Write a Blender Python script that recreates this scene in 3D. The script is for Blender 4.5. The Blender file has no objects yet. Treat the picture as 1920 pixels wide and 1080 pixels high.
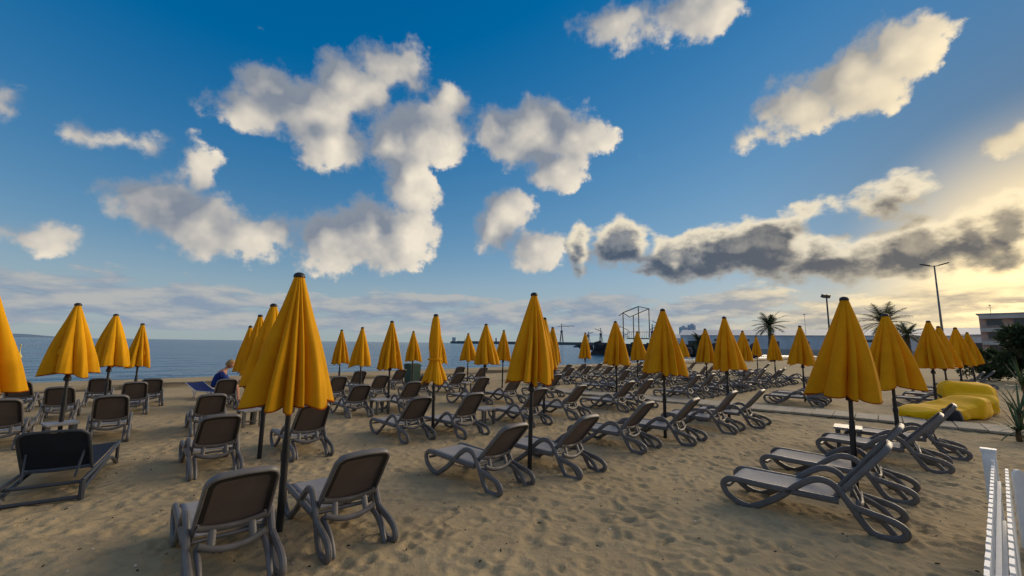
import bpy, bmesh, math, random
import numpy as np
from mathutils import Vector, Matrix, Euler, noise as mnoise
R = math.radians
rnd = random.Random(7)
scene = bpy.context.scene
COL = scene.collection

# ------------------------------------------------------------------ camera
cam_d = bpy.data.cameras.new('camera')
cam = bpy.data.objects.new('camera', cam_d)
COL.objects.link(cam)
cam_d.sensor_width = 36.0
cam_d.lens = 36.0 * 785.0 / 1920.0
cam_d.clip_start = 0.05
cam_d.clip_end = 30000.0
cam.location = (0, 0, 1.68)
cam.rotation_euler = (Matrix.Rotation(R(90 + 7.547), 3, 'X') @ Matrix.Rotation(0.0125, 3, 'Z')).to_euler()
scene.camera = cam

# ------------------------------------------------------------------ render and exposure
scene.render.engine = 'CYCLES'
scene.view_settings.view_transform = 'Standard'
scene.view_settings.look = 'None'
scene.view_settings.exposure = 0.35
scene.view_settings.gamma = 1.0
scene.cycles.max_bounces = 5
scene.cycles.diffuse_bounces = 2
scene.cycles.glossy_bounces = 2
scene.cycles.transmission_bounces = 3
scene.cycles.transparent_max_bounces = 6
scene.cycles.use_denoising = True
scene.cycles.sample_clamp_indirect = 4.0
scene.cycles.caustics_reflective = False
scene.cycles.caustics_refractive = False

SUN_AZ, SUN_EL = 1.02, 0.18           # radians, clockwise from +Y, above the horizon

# ------------------------------------------------------------------ node helper
class NT:
    def __init__(self, tree):
        self.t = tree; self.n = tree.nodes; self.l = tree.links
    def put(self, sock, v):
        if isinstance(v, bpy.types.NodeSocket):
            self.l.new(v, sock)
        elif v is not None:
            if hasattr(sock.default_value, '__len__'):
                v = tuple(v) if hasattr(v, '__len__') else (v, v, v)
                if len(sock.default_value) == 4 and len(v) == 3: v = v + (1.0,)
            sock.default_value = v
    def math(self, op, a, b=None, c=None, clamp=False):
        n = self.n.new('ShaderNodeMath'); n.operation = op; n.use_clamp = clamp
        for i, v in enumerate((a, b, c)):
            if v is not None: self.put(n.inputs[i], v)
        return n.outputs[0]
    def vec(self, op, a, b=None, c=None):
        n = self.n.new('ShaderNodeVectorMath'); n.operation = op
        for i, v in enumerate((a, b, c)):
            if v is not None:
                if op == 'SCALE' and i == 1: self.put(n.inputs['Scale'], v)
                else: self.put(n.inputs[i], v)
        return n.outputs['Value'] if op in ('LENGTH', 'DOT_PRODUCT', 'DISTANCE') else n.outputs['Vector']
    def xyz(self, x=0.0, y=0.0, z=0.0):
        n = self.n.new('ShaderNodeCombineXYZ')
        for i, v in enumerate((x, y, z)): self.put(n.inputs[i], v)
        return n.outputs[0]
    def sep(self, v):
        n = self.n.new('ShaderNodeSeparateXYZ'); self.l.new(v, n.inputs[0]); return n.outputs
    def noise(self, v, scale, detail=4, rough=0.5, color=False, dist=0.0, lac=2.0):
        n = self.n.new('ShaderNodeTexNoise')
        if v is not None: self.l.new(v, n.inputs['Vector'])
        n.inputs['Scale'].default_value = scale; n.inputs['Detail'].default_value = detail
        n.inputs['Roughness'].default_value = rough; n.inputs['Distortion'].default_value = dist
        n.inputs['Lacunarity'].default_value = lac
        return n.outputs['Color' if color else 'Fac']
    def ramp(self, x, a, b, lo=0.0, hi=1.0, smooth=True):
        n = self.n.new('ShaderNodeMapRange')
        n.interpolation_type = 'SMOOTHSTEP' if smooth else 'LINEAR'
        self.put(n.inputs[0], x)
        for i, v in enumerate((a, b, lo, hi)): self.put(n.inputs[1 + i], v)
        return n.outputs[0]
    def mix(self, f, a, b, blend='MIX'):
        n = self.n.new('ShaderNodeMix'); n.data_type = 'RGBA'; n.blend_type = blend
        self.put(n.inputs[0], f); self.put(n.inputs[6], a); self.put(n.inputs[7], b)
        return n.outputs[2]
    def node(self, typ, **kw):
        n = self.n.new(typ)
        for k, v in kw.items():
            if k in n.inputs: self.put(n.inputs[k], v)
            else: setattr(n, k, v)
        return n

# ------------------------------------------------------------------ sky and clouds (world)
# lobes of the cumulus masses: azimuth, elevation, half-width, half-height (radians)
# lobes of the cumulus masses: azimuth, elevation, half-width, half-height (radians)
LOBES_A = [(-0.471, 0.476, 0.102, 0.07), (-0.396, 0.542, 0.087, 0.061), (-0.295, 0.595, 0.076, 0.044), (-0.433, 0.426, 0.072, 0.053), (-0.547, 0.498, 0.07, 0.052), (-0.217, 0.468, 0.096, 0.072), (-0.297, 0.431, 0.074, 0.061), (-0.244, 0.362, 0.062, 0.07), (-0.329, 0.247, 0.134, 0.074), (-0.245, 0.248, 0.068, 0.073), (-0.418, 0.22, 0.076, 0.058), (0.049, 0.48, 0.127, 0.067), (0.156, 0.477, 0.085, 0.056), (0.109, 0.416, 0.079, 0.049), (-0.717, 0.242, 0.071, 0.052), (-0.647, 0.221, 0.083, 0.06), (-0.588, 0.199, 0.063, 0.044), (0.0, 0.318, 0.055, 0.044), (-0.041, 0.264, 0.059, 0.047), (0.051, 0.224, 0.062, 0.04), (0.291, 0.678, 0.109, 0.032), (0.41, 0.676, 0.118, 0.039), (0.789, 0.493, 0.055, 0.037), (0.727, 0.474, 0.073, 0.047), (0.631, 0.457, 0.071, 0.046), (-0.606, 0.447, 0.055, 0.033), (-0.157, 0.539, 0.048, 0.038), (-0.052, 0.49, 0.061, 0.05), (-0.664, 0.313, 0.021, 0.033), (-0.523, 0.222, 0.037, 0.028), (0.501, 0.661, 0.046, 0.03), (0.572, 0.426, 0.027, 0.02), (0.905, 0.323, 0.022, 0.01), (-0.863, 0.162, 0.028, 0.012), (-0.775, 0.336, 0.034, 0.014), (-0.841, 0.33, 0.018, 0.009), (-0.912, 0.343, 0.02, 0.014)]
LOBES_B = [(0.26, 0.229, 0.067, 0.051), (0.16, 0.214, 0.035, 0.05), (0.365, 0.197, 0.051, 0.047), (0.469, 0.209, 0.088, 0.052), (0.559, 0.211, 0.08, 0.056), (0.518, 0.167, 0.117, 0.024), (0.637, 0.173, 0.059, 0.039), (0.715, 0.158, 0.056, 0.037), (0.78, 0.169, 0.053, 0.042), (0.837, 0.176, 0.05, 0.043), (0.883, 0.176, 0.042, 0.049), (0.768, 0.264, 0.034, 0.027), (0.73, 0.244, 0.033, 0.023), (0.803, 0.269, 0.022, 0.015), (0.634, 0.258, 0.033, 0.015)]

world = bpy.data.worlds.new('World'); scene.world = world; world.use_nodes = True
world.cycles.sampling_method = 'NONE'      # an even, low-contrast sky needs no light sampling
def build_world():
    T = NT(world.node_tree); T.n.clear()
    tc = T.n.new('ShaderNodeTexCoord')
    d = T.vec('NORMALIZE', tc.outputs['Generated'])
    x, y, z = T.sep(d)
    az = T.math('ARCTAN2', x, y)
    el = T.math('ARCSINE', z)
    sky = T.n.new('ShaderNodeTexSky'); sky.sky_type = 'NISHITA'; sky.sun_disc = False
    sky.sun_elevation = SUN_EL; sky.sun_rotation = SUN_AZ
    sky.altitude = 0; sky.air_density = 1.0; sky.dust_density = 0.05; sky.ozone_density = 2.5
    skyc = T.vec('MULTIPLY', sky.outputs[0], (1.02 * SKY_GAIN, 0.95 * SKY_GAIN, 1.10 * SKY_GAIN))
    # soft shoulder, as a camera's tone curve rolls off the brightest sky
    skyc = T.vec('DIVIDE', skyc, T.vec('MULTIPLY_ADD', skyc, (1.5, 1.5, 1.5), (1.0, 1.0, 1.0)))
    skyc = T.node('ShaderNodeHueSaturation', Saturation=1.6, Value=1.0, Color=skyc).outputs[0]
    sd = (math.sin(SUN_AZ) * math.cos(SUN_EL), math.cos(SUN_AZ) * math.cos(SUN_EL), math.sin(SUN_EL))
    cs = T.vec('DOT_PRODUCT', d, sd)
    ang = T.math('ARCCOSINE', T.math('MINIMUM', cs, 0.99999))
    near = T.ramp(ang, 0.80, 0.05)
    # the sun stands behind cloud; its light spreads along the horizon
    gd = T.vec('DOT_PRODUCT', d, (math.sin(0.95) * math.cos(0.09), math.cos(0.95) * math.cos(0.09), math.sin(0.09)))
    gang = T.math('ARCCOSINE', T.math('MINIMUM', gd, 0.99999))
    glow = T.ramp(gang, 0.31, 0.0)
    # cloud in front of the sun takes the edge off the bright sky round it
    skyc = T.vec('SCALE', skyc, T.math('MULTIPLY_ADD', T.ramp(ang, 0.55, 0.05), -0.42, 1.0))
    w = T.noise(d, 8.0, 2.5, 0.55, color=True)
    warp = T.vec('MULTIPLY', T.vec('SUBTRACT', w, (0.5, 0.5, 0.5)), (0.075, 0.06, 0.0))
    wx, wy, _ = T.sep(warp)
    paz = T.math('ADD', az, wx); pel = T.math('ADD', el, wy)
    n1 = T.noise(d, 13.0, 9, 0.64)
    n1l = T.noise(d, 13.0, 3.2, 0.5)
    n2 = T.noise(T.vec('ADD', d, (0.022, -0.016, -0.010)), 13.0, 3.2, 0.5)
    n1s = T.math('SUBTRACT', n1, 0.5); n2s = T.math('SUBTRACT', n2, 0.5)
    def field(pv, lobes, k=0.45, gain=27.0):
        cur = None
        for a, e, ra, re in lobes:
            l = T.vec('LENGTH', T.vec('MULTIPLY_ADD', pv, (1 / ra, 1 / re, 0), (-a / ra, -e / re, 0)))
            g = gain * min(ra, re)
            l = T.math('MULTIPLY_ADD', l, -g, g)
            cur = l if cur is None else T.math('SMOOTH_MAX', cur, l, k)
        return cur
    p = T.xyz(paz, pel, 0)
    fa1 = field(p, LOBES_A)
    fa2 = field(T.vec('ADD', p, (0.050, -0.020, 0)), LOBES_A)
    # the rest of the sky, beyond the masses in view, carries cumulus of the same kind, thickened to add neutral fill light
    out = T.math('MAXIMUM', T.ramp(T.math('ABSOLUTE', az), 0.98, 1.25), T.ramp(el, 0.76, 0.95))
    gen = T.noise(T.vec('MULTIPLY', d, (1.0, 1.0, 1.8)), 3.2, 2, 0.5)
    gen = T.math('MULTIPLY_ADD', gen, 14.0, -7.1)
    gen = T.math('MINIMUM', gen, T.math('MULTIPLY_ADD', out, 8.0, -6.0))
    mass = T.math('MAXIMUM', fa1, gen)
    fa = T.math('MULTIPLY_ADD', n1s, 3.3, T.math('ADD', mass, 0.45))
    fal = T.math('MULTIPLY_ADD', T.math('SUBTRACT', n1l, 0.5), 2.7, mass)
    fl = T.math('MULTIPLY_ADD', n2s, 2.7, T.math('MAXIMUM', fa2, gen))
    lit = T.math('MULTIPLY_ADD', T.math('SUBTRACT', fal, fl), 0.50, 0.20, clamp=True)
    thin = T.ramp(fa, 1.6, 0.2)
    lit = T.math('MULTIPLY_ADD', thin, 0.12, lit, clamp=True)
    alpA = T.ramp(fa, 0.05, T.math('MULTIPLY_ADD', lit, -0.75, 1.15))
    shade = T.mix(near, (0.165, 0.195, 0.245), (0.36, 0.32, 0.25))
    brite = T.mix(near, (0.68, 0.61, 0.50), (0.84, 0.69, 0.44))
    colA = T.mix(lit, shade, brite)
    # dark backlit bank by the sun: upper rims and thin parts glow, thick cores are slate
    ns = T.math('SUBTRACT', T.noise(T.vec('MULTIPLY', d, (1.0, 1.0, 1.5)), 15.0, 6, 0.55), 0.5)
    fb0 = field(p, LOBES_B, 0.5, 30.0)
    fbu = field(T.vec('ADD', p, (0.020, 0.030, 0)), LOBES_B, 0.5, 30.0)
    fb = T.math('MULTIPLY_ADD', ns, 3.0, T.math('ADD', fb0, 0.42))
    alpB = T.ramp(fb, 0.0, 0.60)
    top = T.ramp(T.math('MULTIPLY_ADD', n1s, 0.9, T.math('SUBTRACT', fb0, fbu)), -0.25, 0.60)
    core = T.ramp(T.math('MULTIPLY_ADD', top, -0.35, fb), 0.25, 1.05)
    rim = T.mix(glow, (0.64, 0.57, 0.44), (1.0, 0.80, 0.46))
    rim = T.mix(T.math('MULTIPLY_ADD', top, 0.85, 0.15), T.mix(near, (0.17, 0.20, 0.24), (0.40, 0.33, 0.22)), rim)
    slate = T.mix(near, (0.060, 0.085, 0.125), (0.125, 0.118, 0.112))
    puff = T.math('MULTIPLY_ADD', n1s, 3.2, T.math('MULTIPLY_ADD', top, 0.62, -0.16), clamp=True)
    slate = T.mix(puff, slate, T.mix(near, (0.24, 0.25, 0.26), (0.38, 0.32, 0.23)))
    colB = T.mix(core, rim, slate)
    # low layer towards the horizon
    pl = T.vec('MULTIPLY', d, (1.0, 1.0, 4.0))
    nl = T.noise(pl, 7.5, 7, 0.58)
    nl2 = T.noise(T.vec('ADD', pl, (0.02, -0.01, 0.06)), 7.5, 4, 0.58)
    band = T.math('MULTIPLY', T.ramp(el, 0.0, 0.03), T.ramp(el, 0.165, 0.07))
    low = T.math('MULTIPLY', T.ramp(T.math('MULTIPLY_ADD', band, 0.36, nl), 0.70, 0.84), 0.85)
    llit = T.math('MULTIPLY_ADD', T.math('SUBTRACT', nl, nl2), 4.5, 0.45, clamp=True)
    lshade = T.mix(near, (0.19, 0.24, 0.32), (0.36, 0.30, 0.22))
    lbrite = T.mix(near, (0.36, 0.36, 0.35), (1.0, 0.78, 0.42))
    colL = T.mix(llit, lshade, lbrite)
    # pale air over the horizon and round the veiled sun
    haze = T.math('MULTIPLY', T.ramp(el, 0.20, -0.01), 0.75)
    hz = T.mix(near, (0.22, 0.31, 0.37), (0.78, 0.62, 0.34))
    base = T.mix(haze, skyc, hz)
    base = T.mix(T.math('MULTIPLY', glow, 0.9), base, (1.5, 1.12, 0.55))
    c = T.mix(low, base, colL)
    c = T.mix(alpA, c, colA)
    c = T.mix(alpB, c, colB)
    c = T.vec('SCALE', c, 1 / 0.1)
    bg = T.node('ShaderNodeBackground', Color=c, Strength=0.1 * WORLD_GAIN)
    o = T.n.new('ShaderNodeOutputWorld'); T.l.new(bg.outputs[0], o.inputs[0])
SKY_GAIN = 0.205
WORLD_GAIN = 1.0
build_world()

sun_d = bpy.data.lights.new('sun', 'SUN'); sun_d.energy = 4.0; sun_d.angle = R(60); sun_d.color = (1.0, 0.80, 0.55)
sun = bpy.data.objects.new('sun', sun_d); COL.objects.link(sun)
sun.rotation_euler = Vector((math.sin(SUN_AZ) * math.cos(SUN_EL), math.cos(SUN_AZ) * math.cos(SUN_EL), math.sin(SUN_EL))).to_track_quat('Z', 'Y').to_euler()

# ------------------------------------------------------------------ object helpers
# beach frame: r runs along the rows of loungers, s runs to the sea
RX, RY = 0.7660, 0.6428
SX, SY = -0.6428, 0.7660
AZ_SEA = -40.0
def rs(r, s): return (RX * r + SX * s, RY * r + SY * s)
def s_of(x, y): return SX * x + SY * y
SEA_Z = -0.30
def smooth(a, b, v):
    t = min(1.0, max(0.0, (v - a) / (b - a))); return t * t * (3 - 2 * t)
def zs(s):
    z = -0.012 * min(max(s - 3.0, 0.0), 19.0)
    z += 0.15 * smooth(21.9, 22.25, s)
    z -= 0.24 * smooth(24.6, 28.0, s) + 2.6 * smooth(27.5, 36.0, s)
    return z
def zg(x, y): return zs(s_of(x, y))

def tag(o, label=None, cat=None, group=None, kind=None):
    if label: o['label'] = label
    if cat: o['category'] = cat
    if group: o['group'] = group
    if kind: o['kind'] = kind
    return o
def empty(name, loc=(0, 0, 0), rz=0.0, label=None, cat=None, group=None):
    o = bpy.data.objects.new(name, None); COL.objects.link(o)
    o.empty_display_size = 0.1
    o.location = loc; o.rotation_euler = (0, 0, rz)
    return tag(o, label, cat, group)
def mesh_obj(name, verts, faces, mat=None, parent=None, smooth_=False, loc=None):
    me = bpy.data.meshes.new(name); me.from_pydata([tuple(v) for v in verts], [], faces)
    if mat: me.materials.append(mat)
    if smooth_: me.polygons.foreach_set('use_smooth', [True] * len(me.polygons))
    me.update()
    o = bpy.data.objects.new(name, me); COL.objects.link(o)
    if parent: o.parent = parent
    if loc: o.location = loc
    return o
def inst(name, me, parent=None, loc=(0, 0, 0), rot=(0, 0, 0), scale=None):
    o = bpy.data.objects.new(name, me); COL.objects.link(o)
    if parent: o.parent = parent
    o.location = loc; o.rotation_euler = rot
    if scale: o.scale = scale
    return o
def children_of(o, pool): return [c for c in pool if c.parent == o]
def copy_tree(o, parent=None):
    c = o.copy(); COL.objects.link(c)
    if parent is not None: c.parent = parent
    for ch in list(o.children): copy_tree(ch, c)
    return c

class MB:
    """collects shapes into one mesh"""
    def __init__(self): self.v = []; self.f = []
    def add(self, vs, fs):
        n = len(self.v); self.v += [tuple(v) for v in vs]; self.f += [tuple(i + n for i in f) for f in fs]
    def box(self, c, d, M=None, taper=1.0):
        x, y, z = d[0] / 2, d[1] / 2, d[2] / 2
        vs = [Vector((sx * x * (taper if sz > 0 else 1), sy * y * (taper if sz > 0 else 1), sz * z)) for sz in (-1, 1) for sy in (-1, 1) for sx in (-1, 1)]
        if M is not None: vs = [M @ v for v in vs]
        vs = [v + Vector(c) for v in vs]
        self.add(vs, [(0, 2, 3, 1), (4, 5, 7, 6), (0, 1, 5, 4), (2, 6, 7, 3), (0, 4, 6, 2), (1, 3, 7, 5)])
    def bar(self, a, b, w, h=None):
        a = Vector(a); b = Vector(b); h = h or w
        d = (b - a); L = d.length; d.normalize()
        M = d.to_track_quat('Z', 'Y').to_matrix()
        self.box((a + b) / 2, (w, h, L), M)
    def tube(self, pts, rad, n=8, cap=True, close=False):
        pts = [Vector(p) for p in pts]; m = len(pts)
        rads = rad if hasattr(rad, '__len__') else [rad] * m
        vs = []; up = Vector((0.13, 0.29, 1)).normalized(); prev = None
        for i, p in enumerate(pts):
            if close: t = pts[(i + 1) % m] - pts[i - 1]
            else: t = pts[min(i + 1, m - 1)] - pts[max(i - 1, 0)]
            t.normalize()
            if prev is None:
                a = t.cross(up)
                if a.length < 0.05: a = t.cross(Vector((1, 0, 0)))
                a.normalize()
            else:
                a = (prev - t * prev.dot(t)).normalized()
            prev = a; b = t.cross(a)
            for k in range(n):
                an = 2 * math.pi * k / n
                vs.append(p + (a * math.cos(an) + b * math.sin(an)) * rads[i])
        fs = []
        for i in range(m if close else m - 1):
            j = (i + 1) % m
            for k in range(n):
                k2 = (k + 1) % n
                fs.append((i * n + k, i * n + k2, j * n + k2, j * n + k))
        if cap and not close:
            fs.append(tuple(range(n - 1, -1, -1))); fs.append(tuple((m - 1) * n + k for k in range(n)))
        self.add(vs, fs)
    def band(self, pts, w, h, side, bev=0.35, close=False):
        """sweep a bevelled rectangle (w across 'side', h in the path's plane) along pts"""
        pts = [Vector(p) for p in pts]; m = len(pts); side = Vector(side).normalized()
        c = bev * min(w, h)
        prof = [(-w / 2, -h / 2 + c), (-w / 2, h / 2 - c), (-w / 2 + c, h / 2), (w / 2 - c, h / 2), (w / 2, h / 2 - c), (w / 2, -h / 2 + c), (w / 2 - c, -h / 2), (-w / 2 + c, -h / 2)]
        vs = []
        for i, p in enumerate(pts):
            if close: t = pts[(i + 1) % m] - pts[i - 1]
            else: t = pts[min(i + 1, m - 1)] - pts[max(i - 1, 0)]
            t.normalize(); nn = side.cross(t).normalized()
            sd = t.cross(nn).normalized() if False else side
            for a, b in prof: vs.append(p + sd * a + nn * b)
        fs = []; n = 8
        for i in range(m if close else m - 1):
            j = (i + 1) % m
            for k in range(n): fs.append((i * n + k, i * n + (k + 1) % n, j * n + (k + 1) % n, j * n + k))
        if not close:
            fs.append(tuple(range(n))); fs.append(tuple((m - 1) * n + k for k in range(n - 1, -1, -1)))
        self.add(vs, fs)
    def lathe(self, prof, n=16, c=(0, 0, 0)):
        vs = [(c[0] + r * math.cos(2 * math.pi * k / n), c[1] + r * math.sin(2 * math.pi * k / n), c[2] + z) for r, z in prof for k in range(n)]
        fs = [(i * n + k, i * n + (k + 1) % n, (i + 1) * n + (k + 1) % n, (i + 1) * n + k) for i in range(len(prof) - 1) for k in range(n)]
        self.add(vs, fs)
    def build(self, name, mat=None, parent=None, smooth_=False, loc=None, fix=True):
        o = mesh_obj(name, self.v, self.f, mat, parent, smooth_, loc)
        if fix:
            bm = bmesh.new(); bm.from_mesh(o.data); bmesh.ops.recalc_face_normals(bm, faces=bm.faces); bm.to_mesh(o.data); bm.free()
        return o
    def mesh(self, name, mat=None, smooth_=False):
        o = self.build(name, mat, None, smooth_); me = o.data; bpy.data.objects.remove(o); return me
def auto_smooth(me, ang=40):
    me.polygons.foreach_set('use_smooth', [True] * len(me.polygons))
    if hasattr(me, 'set_sharp_from_angle'): me.set_sharp_from_angle(angle=R(ang))
def catmull(pts, sub=5, close=False):
    P = [Vector(p) for p in pts]; n = len(P); out = []
    rng = n if close else n - 1
    for i in range(rng):
        p1, p2 = P[i], P[(i + 1) % n]
        p0 = P[i - 1] if (i > 0 or close) else p1 * 2 - p2
        p3 = P[(i + 2) % n] if (i + 2 < n or close) else p2 * 2 - p1
        for k in range(sub):
            t = k / sub
            out.append(0.5 * ((2 * p1) + (p2 - p0) * t + (2 * p0 - 5 * p1 + 4 * p2 - p3) * t * t + (3 * p1 - p0 - 3 * p2 + p3) * t ** 3))
    if not close: out.append(P[-1].copy())
    return out

# ------------------------------------------------------------------ materials
MATS = {}
def material(name, col, rough=0.6, var=0.12, scale=8.0, spec=0.4, bump=0.0, bscale=60.0, trans=0.0, tcol=None, metal=0.0, coat=0.0, detail=5, obj_var=0.0):
    if name in MATS: return MATS[name]
    m = bpy.data.materials.new(name); m.use_nodes = True; T = NT(m.node_tree); T.n.clear()
    tc = T.n.new('ShaderNodeTexCoord'); p = tc.outputs['Object']
    n = T.noise(p, scale, detail, 0.6)
    lo = tuple(c * (1 - var) for c in col); hi = tuple(min(1, c * (1 + var)) for c in col)
    c = T.mix(T.ramp(n, 0.3, 0.7), lo, hi)
    if obj_var:
        oi = T.n.new('ShaderNodeObjectInfo')
        v = T.math('MULTIPLY_ADD', oi.outputs['Random'], 2 * obj_var, 1 - obj_var)
        c = T.vec('SCALE', c, v)
    b = T.node('ShaderNodeBsdfPrincipled', Roughness=rough, Metallic=metal)
    T.put(b.inputs['Base Color'], c); b.inputs['Specular IOR Level'].default_value = spec
    T.put(b.inputs['Roughness'], T.math('MULTIPLY_ADD', n, 0.2, rough - 0.1, clamp=True))
    if bump:
        bn = T.node('ShaderNodeBump', Strength=bump, Distance=0.01, Height=T.noise(p, bscale, 4, 0.6))
        T.l.new(bn.outputs[0], b.inputs['Normal'])
    surf = b.outputs[0]
    if trans:
        tr = T.node('ShaderNodeBsdfTranslucent', Color=(tcol or col))
        mx = T.n.new('ShaderNodeMixShader'); mx.inputs[0].default_value = trans
        T.l.new(surf, mx.inputs[1]); T.l.new(tr.outputs[0], mx.inputs[2]); surf = mx.outputs[0]
    o = T.n.new('ShaderNodeOutputMaterial'); T.l.new(surf, o.inputs[0])
    MATS[name] = m; return m

def sand_material():
    m = bpy.data.materials.new('sand'); m.use_nodes = True; T = NT(m.node_tree); T.n.clear()
    g = T.n.new('ShaderNodeNewGeometry'); p = g.outputs['Position']
    n1 = T.noise(p, 0.55, 5, 0.6); n2 = T.noise(p, 9.0, 6, 0.65); n3 = T.noise(p, 120.0, 3, 0.7)
    c = T.mix(T.ramp(n1, 0.32, 0.68), SAND_LO, SAND_HI)
    c = T.mix(T.math('MULTIPLY', T.ramp(n2, 0.42, 0.72), 0.45), c, tuple(k * 0.72 for k in SAND_LO))
    c = T.mix(T.math('MULTIPLY', T.ramp(n3, 0.35, 0.75), 0.35), c, tuple(k * 1.25 for k in SAND_HI))
    # dark grit scattered over the surface
    v = T.n.new('ShaderNodeTexVoronoi'); T.l.new(p, v.inputs['Vector']); v.inputs['Scale'].default_value = 5.0
    grit = T.math('MULTIPLY', T.ramp(v.outputs['Distance'], 0.045, 0.02), 0.7)
    c = T.mix(grit, c, (0.035, 0.026, 0.018))
    # darker band along the step of the bank, damp sand at the waterline
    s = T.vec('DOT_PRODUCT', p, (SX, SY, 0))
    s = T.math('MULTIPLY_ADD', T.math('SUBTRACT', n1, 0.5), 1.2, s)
    step_band = T.math('MULTIPLY', T.ramp(s, 21.3, 21.8), T.ramp(s, 22.7, 22.2))
    wet2 = T.ramp(s, 25.2, 26.6)
    c = T.mix(T.math('MULTIPLY', step_band, 0.82), c, (0.05, 0.036, 0.022))
    c = T.mix(T.math('MULTIPLY', wet2, 0.6), c, (0.11, 0.08, 0.052))
    b = T.node('ShaderNodeBsdfPrincipled', Roughness=0.95); b.inputs['Specular IOR Level'].default_value = 0.12
    T.l.new(c, b.inputs['Base Color'])
    h = T.math('ADD', T.math('MULTIPLY', T.noise(p, 26.0, 5, 0.62), 1.0), T.math('MULTIPLY', n3, 0.25))
    bn = T.node('ShaderNodeBump', Strength=0.55, Distance=0.02, Height=h)
    T.l.new(bn.outputs[0], b.inputs['Normal'])
    o = T.n.new('ShaderNodeOutputMaterial'); T.l.new(b.outputs[0], o.inputs[0]); return m

def sea_material():
    m = bpy.data.materials.new('sea_water'); m.use_nodes = True; T = NT(m.node_tree); T.n.clear()
    g = T.n.new('ShaderNodeNewGeometry'); p = g.outputs['Position']
    pr = T.node('ShaderNodeMapping', Vector=p, vector_type='TEXTURE')
    pr.inputs['Rotation'].default_value = (0, 0, R(40)); pr.inputs['Scale'].default_value = (2.4, 1.0, 1.0)
    q = pr.outputs[0]
    h1 = T.noise(q, 0.30, 5, 0.6); h2 = T.noise(q, 1.1, 5, 0.62); h3 = T.noise(q, 3.5, 3, 0.6)
    h = T.math('ADD', T.math('MULTIPLY', h1, 1.6), T.math('MULTIPLY_ADD', h3, 0.10, T.math('MULTIPLY', h2, 0.45)))
    bn = T.node('ShaderNodeBump', Strength=1.0, Distance=0.8, Height=h)
    big = T.noise(q, 0.018, 4, 0.55)
    c = T.mix(T.ramp(big, 0.35, 0.65), SEA_LO, SEA_HI)
    b = T.node('ShaderNodeBsdfPrincipled', Roughness=0.16, IOR=1.33); b.inputs['Specular IOR Level'].default_value = 0.24
    # foam where small waves break on the sand
    s = T.vec('DOT_PRODUCT', p, (SX, SY, 0))
    s = T.math('MULTIPLY_ADD', T.noise(p, 0.35, 4, 0.6), 2.2, s)
    f1 = T.math('MULTIPLY', T.ramp(s, 28.2, 28.6), T.ramp(s, 29.3, 28.8))
    f2 = T.math('MULTIPLY', T.ramp(s, 31.4, 31.6), T.ramp(s, 32.1, 31.8))
    fm = T.math('MULTIPLY', T.math('MAXIMUM', f1, T.math('MULTIPLY', f2, 0.7)), T.ramp(T.noise(p, 1.2, 6, 0.7), 0.42, 0.62))
    c = T.mix(fm, c, (0.62, 0.63, 0.62))
    T.put(b.inputs['Roughness'], T.math('MULTIPLY_ADD', fm, 0.6, 0.16))
    T.l.new(c, b.inputs['Base Color']); T.l.new(bn.outputs[0], b.inputs['Normal'])
    o = T.n.new('ShaderNodeOutputMaterial'); T.l.new(b.outputs[0], o.inputs[0]); return m
SAND_LO, SAND_HI = (0.345, 0.262, 0.152), (0.455, 0.352, 0.208)
SEA_LO, SEA_HI = (0.016, 0.115, 0.225), (0.026, 0.155, 0.29)

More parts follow.
